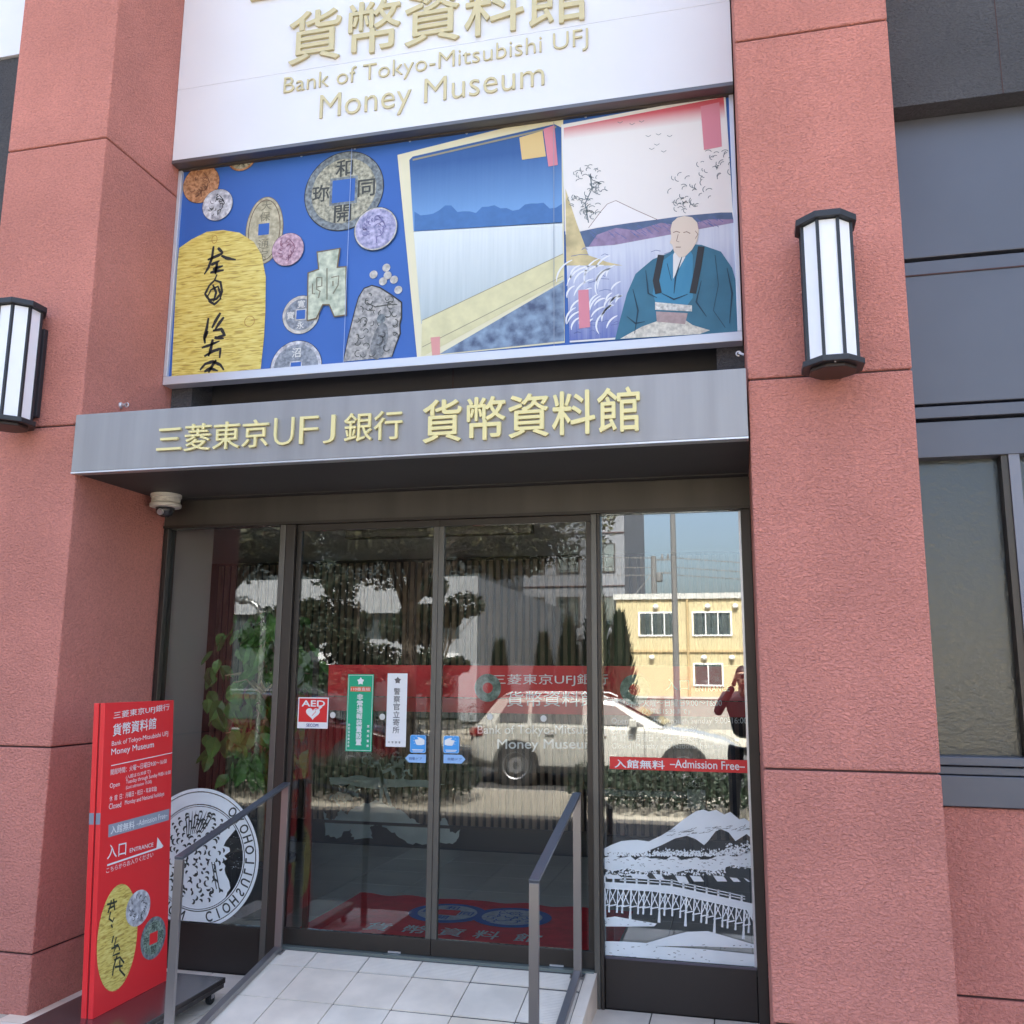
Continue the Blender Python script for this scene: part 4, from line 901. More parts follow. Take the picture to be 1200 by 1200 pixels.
# red door mat
matt = thing('door_mat', 'large red door mat with white lettering and two blue coin emblems inside the doors', 'mat', (-1.6, 1.5, .174))
MP = Plane((0, 0, .1765), (1, 0, 0), (0, 1, 0))
mx0, mx1, my0, my1 = -2.49, -.70, 1.02, 1.975
mb = MB(); nx, ny = 60, 8
vs = [(mx0+(mx1-mx0)*i/nx, my0+(my1-my0)*j/ny+(.012*math.sin(i*.7) if j == ny else 0), .181+.004*math.sin(i*.5+j)*(1 if j in (0, ny) else .15)) for j in range(ny+1) for i in range(nx+1)]
mb.add(vs, [(j*(nx+1)+i, j*(nx+1)+i+1, (j+1)*(nx+1)+i+1, (j+1)*(nx+1)+i) for j in range(ny) for i in range(nx)])
build('carpet', mb, mat('mat_red', (.88, .035, .05), .95, vary=.15, vscale=14, bump=.3, bscale=300), matt, smooth=True)
MM = Plane((0, 0, .187), (1, 0, 0), (0, 1, 0))
for k, ch in enumerate('貨幣資料館'):
    x = (-2.06, -1.835, -1.625, -1.42, -1.19)[k]; lettering('lettering', ch, MM, x-.072, 1.135, x+.072, 1.135, .16, WHITE, matt, bold=.01, out=.0)
EB = mat('emblem_blue', (.05, .14, .50), .8); EW = mat('emblem_pale', (.55, .60, .68), .8, vary=.2, vscale=30)
for k, cx in enumerate((-1.775, -1.375)):
    e_ = flat('coin_emblem', MM, ell((cx, 1.61), .235, .225, 40), EB, matt, .0+k*.001)
    flat('emblem_face', MM, ell((cx, 1.61), .18, .175, 36), EW, e_, .002)
    if k == 0:
        flat('emblem_hole', MM, [(cx-.07, 1.55), (cx+.07, 1.55), (cx+.07, 1.67), (cx-.07, 1.67)], mat('mat_red', (0, 0, 0)), e_, .003)
        for ch, (x, y) in zip('和同開珎', ((0, .11), (.12, 0), (0, -.12), (-.12, 0))): lettering('lettering', ch, MM, cx+x-.04, 1.61+y-.04, cx+x+.04, 1.61+y-.04, .08, EB, e_, out=.0036, bold=.01)
    else:
        mb = MB(); rd = random.Random(2)
        for q in range(34):
            p = (cx+rd.uniform(-.12, .12), 1.61+rd.uniform(-.12, .12)); a = rd.uniform(0, 6); stroke(mb, MM, arc(p, rd.uniform(.015, .035), a, a+2.6), .008, .003)
        build('emblem_lines', mb, EB, e_)
# potted plant inside the left pane
PX, PY = -2.86, 1.30
pl_ = thing('potted_fig_tree', 'leafy green potted tree standing inside the left fixed pane', 'plant', (PX, PY, .174))
build('pot', MB().lathe((PX, PY, .175), [(.12, 0), (.16, .02), (.19, .30), (.21, .31), (.21, .34), (.18, .34), (.17, .28), (0, .28)], 28), mat('pot_dark', (.05, .045, .04), .4), pl_)
build('trunk', MB().tube([(PX, PY, .45), (PX-.01, PY, .8), (PX+.01, PY+.02, 1.1), (PX-.05, PY+.02, 1.5), (PX-.07, PY, 1.8)], [.028, .026, .022, .018, .010], 10), mat('trunk_straw', (.42, .33, .19), .8, vary=.25, vscale=30), pl_, smooth=True)
mb = MB(); rd = random.Random(12)
for k in range(12):
    a = rd.uniform(0, 6.28); z = rd.uniform(1.05, 1.7); mb.tube([(PX-.03, PY, z), (PX-.03+.16*math.cos(a), PY+.14*math.sin(a), z+.12), (PX-.03+.28*math.cos(a), PY+.22*math.sin(a), z+.1)], [.008, .006, .003], 5)
build('branches', mb, mat('trunk_straw', (0, 0, 0)), pl_)
LEAF = mat('leaf_green', (.10, .25, .05), .4, vary=.35, vscale=9)
def leaf_mesh(s=1.0):
    mb = MB(); pr = [(0, 0), (.35, .16), (.48, .30), (.42, .55), (.18, .85), (0, 1)]
    vs = [(0, y*s*.11, -.01*s*math.sin(y*3)) for _, y in pr]; L = [(-x*s*.075, y*s*.11, .006*s) for x, y in pr[1:-1]]; Rr = [(x*s*.075, y*s*.11, .006*s) for x, y in pr[1:-1]]
    n = len(pr); v = vs+L+Rr; f = []
    for i in range(n-1):
        l0 = n+i-1 if i > 0 else None; l1 = n+i if i < n-2 else None
        r0_ = n+4+i-1 if i > 0 else None; r1_ = n+4+i if i < n-2 else None
        f.append(tuple(x for x in (i, i+1, l1, l0) if x is not None)); f.append(tuple(x for x in (i, r0_, r1_, i+1) if x is not None))
    mb.add(v, f); me = bpy.data.meshes.new('leaf'); me.from_pydata(mb.v, [], mb.f); me.materials.append(LEAF); return me
lm = [leaf_mesh(1.0), leaf_mesh(1.25), leaf_mesh(.85)]
for k in range(290):
    a = rd.uniform(0, 6.28); z = rd.uniform(.98, 1.98); r = rd.uniform(.05, .42)*(1-.55*abs((z-1.45)/.6)**2)
    o = bpy.data.objects.new('leaf', rd.choice(lm)); COL.objects.link(o); o.parent = pl_
    o.location = Vector((PX-.02+r*math.cos(a)*.95, PY-.02+r*math.sin(a)*.72, z))-wloc(pl_)
    o.rotation_euler = (rd.uniform(-1.9, -.7), rd.uniform(-.6, .6), a+rd.uniform(-1.2, 1.2)); o.scale = (1.05,)*3
# small easel poster inside right
ez = facade(2.4); u, v = ez.px(803, 925)
e_ = thing('hall_poster', 'small dark framed poster inside the hall behind the right pane', 'poster', (u, 2.4, .174))
(u0, v1), (u1, v0) = ez.px(803, 912), ez.px(829, 950)
build('frame', MB().box(u0, u1, 2.40, 2.42, v0, v1), BLACK, e_)
flat('sheet', facade(2.40), [(u0+.01, v0+.01), (u1-.01, v0+.01), (u1-.01, v1-.07), (u0+.01, v1-.07)], mat('poster_grey', (.25, .29, .34), .6, vary=.6, vscale=20, color2=(.5, .55, .6)), e_, .002)
lettering('lettering', 'お札と江戸', facade(2.40), u0+.02, v1-.055, u1-.02, v1-.055, .035, WHITE, e_, out=.003)
build('leg', MB().bar((u0+.02, 2.43, .175), (u0+.04, 2.41, v1), .02, .02), BLACK, e_); build('leg', MB().bar((u1-.02, 2.43, .175), (u1-.04, 2.41, v1), .02, .02), BLACK, e_)
rl = thing('hall_rail', 'thin dark rail standing before the slatted wall behind the right pane', 'rail', (-.5, 2.6, .174))
build('bar', MB().bar((-1.05, 2.6, .80), (-.35, 2.6, .80), .03, .04), mat('rail_grey', (.12, .15, .17), .4, .5), rl)
for x in (-1.0, -.4): build('leg', MB().bar((x, 2.6, .175), (x, 2.6, .78), .025, .025), BRONZE, rl)

# ==================================================================== RAMP AND HANDRAILS
ramp = thing('entrance_ramp', 'pale tiled ramp sloping down from the sliding doors between steel handrails', 'ramp', (-1.6, .3, 0))
SLP = .2; rz = lambda y: .163-SLP*(.757-y)
RXL, RXR = -2.452, -.752
mb = MB(); pts = [(.79, -.01), (.79, .157), (.757, .157), (-.06, rz(-.06)-.006), (-.06, -.01)]
mb.add([(x, y, z) for x in (RXL, RXR) for y, z in pts], [(0, 1, 2, 3, 4), (9, 8, 7, 6, 5)]+[(i, 5+i, 5+(i+1) % 5, (i+1) % 5) for i in range(5)])
build('ramp_bed', mb, GROUT, ramp)
RIB = mat('ribbed_tile', (.76, .69, .60), .6, vary=.06, vscale=12)
rows = [(.605, .754), (.316, .601), (.025, .312), (-.07, .021)]
cols = [RXL]+[-2.210+.2915*i for i in range(5)]+[RXR]
cols = [RXL, -2.212, -1.920, -1.632, -1.336, -1.042, RXR]
cols = [RXL, -2.212, -1.920, -1.632, -1.336, -1.042, -.800]
for j, (y0, y1) in enumerate(rows):
    for i in range(len(cols)-1):
        x0, x1 = cols[i]+.0025, cols[i+1]-.0025; y0 += .0015; y1 -= .0015
        ribbed = j == 0 or i == len(cols)-2
        m_ = RIB if ribbed else random.choice(TILE)
        mb = MB(); z0, z1 = rz(y0), rz(y1)
        mb.add([(x0, y0, z0-.006), (x1, y0, z0-.006), (x1, y1, z1-.006), (x0, y1, z1-.006), (x0, y0, z0), (x1, y0, z0), (x1, y1, z1), (x0, y1, z1)], [(3, 2, 1, 0), (4, 5, 6, 7), (0, 1, 5, 4), (1, 2, 6, 5), (2, 3, 7, 6), (3, 0, 4, 7)])
        if ribbed:
            n = int((y1-y0)/.0125)
            for k in range(n):
                ya = y0+.004+k*.0125; yb = ya+.006; za, zb = rz(ya), rz(yb)
                mb.add([(x0+.004, ya, za+.0002), (x1-.004, ya, za+.0002), (x1-.004, yb, zb+.0002), (x0+.004, yb, zb+.0002), (x0+.004, ya+.001, za+.0022), (x1-.004, ya+.001, za+.0022), (x1-.004, yb-.001, zb+.0022), (x0+.004, yb-.001, zb+.0022)], [(4, 5, 6, 7), (0, 1, 5, 4), (1, 2, 6, 5), (2, 3, 7, 6), (3, 0, 4, 7)])
        build('tile', mb, m_, ramp)
mb = MB()
for (y0, y1) in ((.40, .785), (.10, .397), (-.05, .097)):
    z0, z1 = (rz(min(y, .757))+.002 for y in (y0, y1))
    mb = MB().add([(-.798, y0, z0-.01), (-.744, y0, z0-.01), (-.744, y1, z1-.01), (-.798, y1, z1-.01), (-.798, y0, z0), (-.744, y0, z0), (-.744, y1, z1), (-.798, y1, z1)], [(3, 2, 1, 0), (4, 5, 6, 7), (0, 1, 5, 4), (1, 2, 6, 5), (2, 3, 7, 6), (3, 0, 4, 7)])
    build('edge_tile', mb, TILE[0], ramp)
    build('side_tile', MB().add([(-.752, y0, .0), (-.744, y0, .0), (-.744, y1, .0), (-.752, y1, .0), (-.752, y0, z0-.011), (-.744, y0, z0-.011), (-.744, y1, z1-.011), (-.752, y1, z1-.011)], [(3, 2, 1, 0), (4, 5, 6, 7), (0, 1, 5, 4), (1, 2, 6, 5), (2, 3, 7, 6), (3, 0, 4, 7)]), TILE[1], ramp)
def handrail(x, label, yb, yf):
    t_ = thing('handrail', label, 'handrail', (x, (yb+yf)/2, 0), 'steel handrails beside the ramp')
    zt = lambda y: 1.013+(y-.715)*.2155
    W, T = .040, .018
    build('post', MB().box(x-W/2, x+W/2, yb-T, yb, rz(yb)-.02, zt(yb-T)-.013), SATIN, t_, bevel=.0015)
    build('post', MB().box(x-W/2, x+W/2, yf, yf+T, -.004, zt(yf)-.013), SATIN, t_, bevel=.0015)
    build('base_flange', MB().box(x-.034, x+.034, yb-.045, yb+.012, rz(yb)-.004, rz(yb)+.004), SATIN, t_)
    a = Vector((x, yf-.001, zt(yf)-.006)); b = Vector((x, yb+.001, zt(yb)-.006))
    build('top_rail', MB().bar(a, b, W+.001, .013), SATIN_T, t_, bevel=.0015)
    build('bottom_rail', MB().bar((x, yf+T+.001, rz(yf+T)+.018), (x, yb-T-.001, rz(yb-T)+.018), W-.004, .026), SATIN, t_, bevel=.0015)
handrail(-2.425, 'left brushed steel handrail beside the red standing sign', .735, -.245)
handrail(-.830, 'right brushed steel handrail in front of the right sliding door', .745, -.262)

# ==================================================================== STANDING SIGN
st_ = thing('standing_sign', 'tall red standing sign with coins on a wheeled steel base', 'sign', (-2.83, .03, 0))
lean = .049
SPL = Plane((-2.797, -.240, .112), (0.005, 1, 0), (-math.sin(lean), 0, math.cos(lean)))
SW, SH = .535, 1.349
REDS = mat('sign_red', (.80, .028, .034), .38)
build('front_panel', MB().prism(SPL, [(0, 0), (SW, 0), (SW, SH), (0, SH)], -.024, 0), REDS, st_, bevel=.002)
build('rear_panel', MB().prism(SPL, [(0, 0), (SW, 0), (SW, SH), (0, SH)], -.060, -.034), REDS, st_, bevel=.002)
build('panel_core', MB().prism(SPL, [(.006, .0), (SW-.006, 0), (SW-.006, SH-.004), (.006, SH-.004)], -.034, -.024), mat('core_dark_red', (.25, .01, .015)), st_)
for dz in (-.0235, -.0595):
    d1 = dz; d2 = dz+(.023 if dz > -.03 else .025)
    v0 = SPL.px(110, 968)[1]
    mb = MB().add([SPL.at(-.0008, v0, d1), SPL.at(-.0008, v0, d2), SPL.at(-.0008, v0+.05, d2), SPL.at(-.0008, v0+.05, d1)], [(0, 1, 2, 3)]); build('edge_stripe', mb, GREYV, st_)
base = build('base_plate', MB().box(-3.055, -2.545, -.36, .42, .085, .112), mat('base_steel', (.22, .20, .20), .22, .85), st_, bevel=.003)
build('base_rim', MB().box(-3.050, -2.550, -.355, .415, .066, .0845), mat('base_steel_dark', (.12, .11, .11), .4, .6), st_)
for x in (-3.01, -2.59):
    for y in (-.30, .36):
        cst = build('caster', MB().lathe((x-.012, y, .028), [(.024, 0), (.027, .004), (.027, .020), (.024, .024)], 16, (1, 0, 0)), BLACK, st_)
        build('caster_fork', MB().box(x-.016, x-.013, y-.012, y+.012, .03, .066).box(x+.013, x+.016, y-.012, y+.012, .03, .066), STEELB, cst)
Z = lambda x, y: (90+x/3, 800+y/3)
def stt(s, lb, rb, tl, **k): return sign_text('lettering', s, SPL, Z(*lb), Z(*rb), Z(*tl), k.pop('m_', WHITE), st_, out=.0012, **k)
stt('三菱東京UFJ銀行', (128, 132), (325, 99), (128, 103), bold=.004); stt('貨幣資料館', (125, 190), (278, 162), (126, 146), bold=.012)
stt('Bank of Tokyo-Mitsubishi UFJ', (122, 228), (320, 190), (122, 206)); stt('Money Museum', (120, 262), (270, 233), (121, 233), bold=.006)
def rule(a, b, w_, m_=WHITE, out=.0012):
    mb = MB(); stroke(mb, SPL, [SPL.px(*Z(*a)), SPL.px(*Z(*b))], w_, out); return build('rule', mb, m_, st_)
rule((120, 292), (337, 246), .004)
stt('開館時間：火曜〜日曜日9:00〜16:00', (118, 326), (315, 284), (118, 305)); stt('(入館は15:30まで)', (172, 342), (258, 320), (172, 325))
stt('Open', (115, 376), (150, 368), (115, 355)); stt('Tuesday through Sunday 9:00-16:00', (172, 360), (329, 324), (172, 342)); stt('(Last admission 15:30)', (172, 378), (262, 356), (172, 363))
stt('休  館  日：月曜日・祝日・年末年始', (114, 419), (280, 381), (114, 399)); stt('Closed', (112, 446), (155, 437), (112, 426)); stt('Monday and National holidays', (168, 434), (306, 401), (168, 414))
gb = [SPL.px(*Z(*p)) for p in ((110, 544), (323, 483), (325, 443), (111, 500))]
flat('grey_bar', SPL, gb, mat('bar_grey', (.30, .33, .40), .5), st_, .001)
stt('入館無料', (118, 534), (202, 512), (118, 505), bold=.012); stt('–Admission Free–', (209, 506), (318, 474), (209, 486))
stt('入口', (105, 622), (172, 606), (105, 572), bold=.006); stt('ENTRANCE', (185, 598), (268, 576), (185, 583), bold=.010)
rule((106, 642), (300, 577), .008)
flat('arrow_head', SPL, [SPL.px(*Z(*p)) for p in ((283, 543), (304, 575), (279, 584))], WHITE, st_, .0014)
stt('こちらからお入りください', (103, 671), (268, 612), (103, 652))
def sell(cz, rx, ry, n=36): return ell(SPL.px(*Z(*cz)), rx, ry, n)
c0 = SPL.px(*Z(134, 901)); lft = SPL.px(*Z(57, 930))[0]; tpv = SPL.px(*Z(140, 712))[1]; btv = SPL.px(*Z(125, 1088))[1]
gx = (max(lft, .008)+SPL.px(*Z(212, 880))[0])/2; grx = SPL.px(*Z(212, 880))[0]-gx
GO2 = GO.copy(); GO2.name = 'gold_leaf_print_small'; 
for n in GO2.node_tree.nodes:
    if n.type == 'MAPPING': n.inputs['Scale'].default_value = (30, 25, 130); n.inputs['Rotation'].default_value = (.45, 0, 0)
gc = flat('gold_coin_print', SPL, ell((gx, (tpv+btv)/2), grx, (tpv-btv)/2, 44), GO2, st_, .001)
mb = MB(); rd = random.Random(6)
def sz_(pts): return [SPL.px(*Z(*p)) for p in pts]
for s2 in ([(120, 765), (115, 790), (108, 810)], [(105, 780), (125, 775), (140, 768)], [(110, 795), (130, 785)], [(128, 760), (132, 800)], [(118, 805), (112, 830), (125, 840), (130, 825)], [(120, 850), (124, 862)],
           [(128, 890), (122, 915)], [(138, 895), (130, 925), (145, 920)], [(120, 935), (145, 925), (150, 940)], [(135, 930), (125, 960), (150, 950)], [(130, 975), (150, 965), (165, 985)], [(140, 960), (128, 1000), (124, 1030)], [(150, 975), (150, 1010), (168, 1030)], [(132, 1000), (160, 995)]):
    stroke(mb, SPL, sz_(s2), .009, .0022)
build('brush_characters', mb, INKG, gc)
cA = SPL.px(*Z(215, 792)); rA = SPL.px(*Z(257, 785))[0]-cA[0]; vA = abs(SPL.px(*Z(215, 730))[1]-cA[1])
sc1 = flat('silver_coin_print', SPL, ell(cA, rA, vA, 36), SIL, st_, .0024)
mb = MB()
for k in range(26):
    a = rd.uniform(0, 6.28); q = rd.uniform(.3, .85); stroke(mb, SPL, arc((cA[0]+q*rA*.9*math.cos(a), cA[1]+q*vA*.9*math.sin(a)), .010, a, a+2.2), .004, .003)
build('portrait_lines', mb, mat('coin_dark_grey', (.08, .08, .09)), sc1)
cB = SPL.px(*Z(268, 897)); rB = SPL.px(*Z(311, 890))[0]-cB[0]; vB = abs(SPL.px(*Z(268, 824))[1]-cB[1])
sc2 = flat('dark_coin_print', SPL, ell(cB, rB, vB, 36), DRK, st_, .0020)
flat('coin_face', SPL, ell(cB, rB*.82, vB*.82, 32), cmat('green_patina', (.10, .15, .12), (.34, .44, .36), 60), sc2, .0026)
flat('coin_hole', SPL, [(cB[0]+a*rB*.32, cB[1]+b*vB*.27) for a, b in ((-1, -1), (1, -1), (1, 1), (-1, 1))], REDS, sc2, .0032)
for ch, (a, b) in zip('和同開珎', ((0, .56), (.58, 0), (0, -.56), (-.58, 0))):
    lettering('character', ch, SPL, cB[0]+a*rB-.018, cB[1]+b*vB-.018, cB[0]+a*rB+.018, cB[1]+b*vB-.018, .036, INKG, sc2, out=.0034)

# ==================================================================== WALL LAMPS
def wall_lamp(x, label):
    t_ = thing('wall_lamp', label, 'wall lamp', (x, 0, 2.85), 'eight sided lamps on the pillars')
    cy = -.128; z0, z1 = 2.885, 3.485
    def oct_(ap, dy=0): R8 = ap/math.cos(math.pi/8); return [(x+R8*math.sin(math.pi/8+k*math.pi/4), cy+dy-R8*math.cos(math.pi/8+k*math.pi/4)) for k in range(8)]
    H = Plane((0, 0, 0), (1, 0, 0), (0, 1, 0))
    build('backplate', MB().box(x-.075, x+.075, -.030, -.001, 2.93, 3.42), LAMPF, t_, bevel=.003)
    build('bracket', MB().box(x-.045, x+.045, -.060, -.0305, 3.02, 3.33), LAMPF, t_)
    o_ = oct_(.098)
    for k in range(8):
        a = Vector((*o_[k], 0)); b = Vector((*o_[(k+1) % 8], 0)); d = (b-a).normalized(); nn = Vector((d.y, -d.x, 0))
        A = a+d*.007; B = b-d*.007
        mb = MB(); vs = [A-nn*.004, B-nn*.004, B, A]
        mb.add([(p.x, p.y, z) for z in (z0+.004, z1-.004) for p in vs], [(3, 2, 1, 0), (4, 5, 6, 7), (0, 1, 5, 4), (1, 2, 6, 5), (2, 3, 7, 6), (3, 0, 4, 7)])
        build('lamp_panel', mb, OPAL, t_)
    for p in o_: build('corner_bar', MB().bar((p[0], p[1], z0), (p[0], p[1], z1), .013, .013), LAMPF, t_)
    c1 = build('bottom_cap', MB().prism(H, oct_(.122), z0-.026, z0), LAMPF, t_, bevel=.003)
    build('cap_plate', MB().prism(H, oct_(.090), z0-.042, z0-.0265), mat('lamp_underside', (.03, .018, .015), .4), c1, bevel=.003)
    build('top_cap', MB().prism(H, oct_(.122), z1, z1+.030), LAMPF, t_, bevel=.003)
    build('cap_screw', MB().lathe((x, cy-.105, z0-.030), [(.004, 0), (.004, .004)], 8), STEELB, c1)
    return t_
wall_lamp(.408, 'white eight sided wall lamp with black frame on the right pillar')
wall_lamp(-3.662, 'white eight sided wall lamp with black frame on the left pillar')

# ==================================================================== SMALL THINGS
cc = thing('security_camera', 'white dome security camera under the left end of the canopy', 'security camera', (-3.2, .60, 2.5))
WP = mat('camera_housing', (.62, .60, .54), .45)
build('housing', MB().lathe((-3.205, .60, 2.535), [(.070, 0), (.086, .004), (.088, .020), (.080, .030), (.080, .058), (.086, .060), (.086, .079)], 32), WP, cc, smooth=False, bevel=.001)
build('dome', MB().lathe((-3.205, .60, 2.480), [(0, 0), (.02, .003), (.038, .014), (.050, .032), (.054, .055)], 28), mat('dome_smoke', (.03, .03, .035), .08, spec=.8), cc, smooth=True)
build('lens_ring', MB().lathe((-3.205, .565, 2.512), [(.016, .0), (.020, .006), (.016, .022)], 16, (0, -.8, -.5)), STEELB, cc)
bo = Plane((LX1, 0, 0), (0, 1, 0), (0, 0, 1)); u, v = bo.px(141, 475)
t_ = thing('eye_bolt', 'small steel eye bolt in the left pillar above the canopy', 'bolt', (LX1, u, v))
build('plate', MB().lathe((LX1, u, v), [(.018, 0), (.018, .006), (.010, .012), (.008, .035)], 14, (1, 0, 0)), STEELB, t_); build('eye', MB().tube([(LX1+.04+.012*math.cos(a), u, v+.012*math.sin(a)) for a in [k*math.pi/6 for k in range(13)]], .004, 6, False), STEELB, t_)
t_ = thing('wire_clip', 'small bright steel clip beside the right pillar under the billboard', 'clip', (.04, .60, 3.16))
cx_, cz_ = facade(.60).px(868, 416)
build('arm', MB().bar((.062, .60, cz_), (cx_-.01, .60, cz_+.012), .010, .010), STEELB, t_); build('hook', MB().tube([(cx_-.01+.012*math.cos(a), .60, cz_+.008+.012*math.sin(a)) for a in [k*math.pi/5 for k in range(9)]], .004, 6), STEELB, t_)

# ==================================================================== THE STREET OPPOSITE (seen mirrored in the glass)
BARK = mat('bark', (.10, .08, .06), .9, vary=.3, vscale=12)
def leaf_cloud(blobs, n, size, seed, flatz=.0):
    rd = random.Random(seed); mb = MB()
    for k in range(n):
        c, r = rd.choice(blobs)
        while True:
            p = Vector((rd.uniform(-1, 1), rd.uniform(-1, 1), rd.uniform(-1, 1)))
            if .25 < p.length < 1: break
        q = Vector((c[0]+p.x*r[0], c[1]+p.y*r[1], c[2]+p.z*r[2])); a = Vector((rd.uniform(-1, 1), rd.uniform(-1, 1), rd.uniform(-.6, .6))).normalized(); b = a.orthogonal().normalized(); b = (Matrix.Rotation(rd.uniform(0, 6), 3, a) @ b)
        s = size*rd.uniform(.6, 1.4)
        mb.add([q-a*s*.5, q+b*s*.28, q+a*s*.5, q-b*s*.28], [(0, 1, 2, 3)])
    return mb
LV = [mat('street_leaf_a', (.040, .045, .016), .6, vary=.45, vscale=.9, color2=(.085, .078, .028)), mat('street_leaf_b', (.014, .026, .011), .7, vary=.4, vscale=1.2)]
def street_tree(label, x, y, h, r, lean, seed, nleaf, lsize, mt, trunk_r=.13, low=2.2):
    rd = random.Random(seed); t_ = thing('street_tree', label, 'tree', (x, y, -.01))
    build('trunk', MB().tube([(x, y, -.05), (x+lean*.3, y, low*.6), (x+lean*.6, y+.1, low), (x+lean, y, h*.75)], [trunk_r*1.2, trunk_r, trunk_r*.8, trunk_r*.3], 10), BARK, t_, smooth=True)
    blobs = []; mb = MB()
    for k in range(13):
        a = rd.uniform(0, 6.28); q = rd.uniform(.35, .9)*r; z = rd.uniform(low+.5, h)
        c = (x+lean*.8+q*math.cos(a), y+q*math.sin(a)*.8, z); rr_ = rd.uniform(.28, .45)*r
        blobs.append((c, (rr_, rr_, rr_*.7)))
        s0 = Vector((x+lean*.5, y, rd.uniform(low*.8, low+.8))); mid = s0.lerp(Vector(c), .5)+Vector((rd.uniform(-.2, .2), rd.uniform(-.2, .2), .2))
        mb.tube([s0, mid, c], [trunk_r*.4, trunk_r*.25, .012], 6)
        for j in range(3): mb.tube([mid, Vector(c)+Vector((rd.uniform(-1, 1), rd.uniform(-1, 1), rd.uniform(-.5, .5)))*rr_], [trunk_r*.15, .008], 5)
    build('limbs', mb, BARK, t_)
    o = build('crown', leaf_cloud(blobs, nleaf, lsize, seed), mt, t_); o['kind'] = 'stuff'; return t_
street_tree('broad roadside tree with olive leaves opposite the doors', -5.4, -9.0, 5.4, 3.0, .1, 3, 40000, .085, LV[0], low=2.9)
street_tree('second roadside tree opposite the left pane', -9.4, -9.2, 5.2, 2.1, .3, 8, 18000, .085, LV[0], low=3.0)
for k, (x, y, h, r) in enumerate(((-13.6, -20.5, 3.6, 1.5), (-11.2, -20.4, 5.0, 1.7), (-8.9, -20.6, 4.4, 1.4))):
    street_tree('dark bushy tree across the road, %s of three' % ('leftmost', 'middle and tallest', 'rightmost')[k], x, y, h, r, 0, 18+k, 7000, .15, LV[1], low=.7)
def conifer(x, y, h, r, seed, label):
    rd = random.Random(seed); t_ = thing('conifer', label, 'tree', (x, y, -.01)); mb = MB()
    for k in range(int(1500)):
        f = rd.random()**.8; z = f*h; rr_ = r*(1-f)**.7*rd.uniform(.5, 1.05); a = rd.uniform(0, 6.28)
        p = Vector((x+rr_*math.cos(a), y+rr_*math.sin(a), z)); out = Vector((math.cos(a)*.4, math.sin(a)*.4, .95)).normalized(); s = Vector((-math.sin(a), math.cos(a), 0)); l = rd.uniform(.18, .42)
        mb.add([p-s*.05, p+s*.05, p+out*l], [(0, 1, 2)])
    build('trunk', MB().tube([(x, y, -.05), (x, y, h*.9)], [.09, .02], 8), BARK, t_)
    o = build('crown', mb, LV[1], t_); o['kind'] = 'stuff'
for i, (x, h, r) in enumerate(((-3.9, 3.9, .75), (-3.3, 3.2, .6), (-4.8, 3.0, .6), (-5.6, 2.6, .5), (-7.0, 2.4, .5))):
    conifer(x, -20-.3*i, h, r, 40+i, 'pointed dark conifer %s across the road' % ('tallest beside the yellow building', 'shorter, nearest the yellow building', 'third from the yellow building', 'fourth from the yellow building', 'farthest from the yellow building')[i])
def hedge(name, x0, x1, y0, y1, h, n, seed, label):
    rd = random.Random(seed); t_ = thing(name, label, 'hedge', ((x0+x1)/2, (y0+y1)/2, -.012)); blobs = []
    x = x0+.2
    while x < x1: blobs.append(((x, (y0+y1)/2, h*.55), (.3, (y1-y0)*.55, h*.5*rd.uniform(.85, 1.15)))); x += .28
    o = build('foliage', leaf_cloud(blobs, n, .055, seed), LV[1], t_); o['kind'] = 'stuff'
    mb = MB(); x = x0+.2
    while x < x1: mb.tube([(x, (y0+y1)/2, -.02), (x+.05, (y0+y1)/2, h*.7)], [.015, .008], 5); x += .28
    build('stems', mb, BARK, t_)['kind'] = 'stuff'
hedge('low_hedge', -2.1, 3.6, -6.9, -5.4, .50, 16000, 5, 'low clipped hedge along the kerb opposite the right pane')
hedge('low_hedge', -12, -3.55, -6.9, -5.4, .50, 26000, 6, 'low clipped hedge along the kerb opposite the left pane')
hedge('low_hedge', -26, -5.2, -19.3, -18.6, .8, 14000, 7, 'long hedge on the far side of the road')
# yellow two storey building
YB = mat('yellow_wall', (.46, .39, .23), .85, vary=.06, vscale=1.5); YC = mat('coping_pale', (.42, .42, .40), .7)
yb_ = thing('yellow_building', 'two storey yellow ochre building with white window frames across the road', 'building', (3, -37, 0))
build('wall', MB().box(-5.05, 13, -41, -33, -.1, 4.72), YB, yb_); build('roof_coping', MB().box(-5.15, 13.1, -41.1, -32.9, 4.721, 4.95), YC, yb_)
build('belt_course', MB().box(-5.06, 13.01, -32.999, -32.93, 2.55, 2.65), mat('belt_brown', (.42, .31, .16), .8), yb_)
for k in range(4): build('downpipe', MB().tube([(-2.12+k*4.3, -32.93, 0), (-2.12+k*4.3, -32.93, 4.7)], .05, 8), mat('belt_brown', (0, 0, 0)), yb_)
WINF = mat('window_frame_white', (.75, .75, .73), .5); GB = glass_mat('far_glass', (.88, .92, .93), .10); CURT = mat('curtain', (.62, .64, .60), .8, vary=.25, vscale=7)
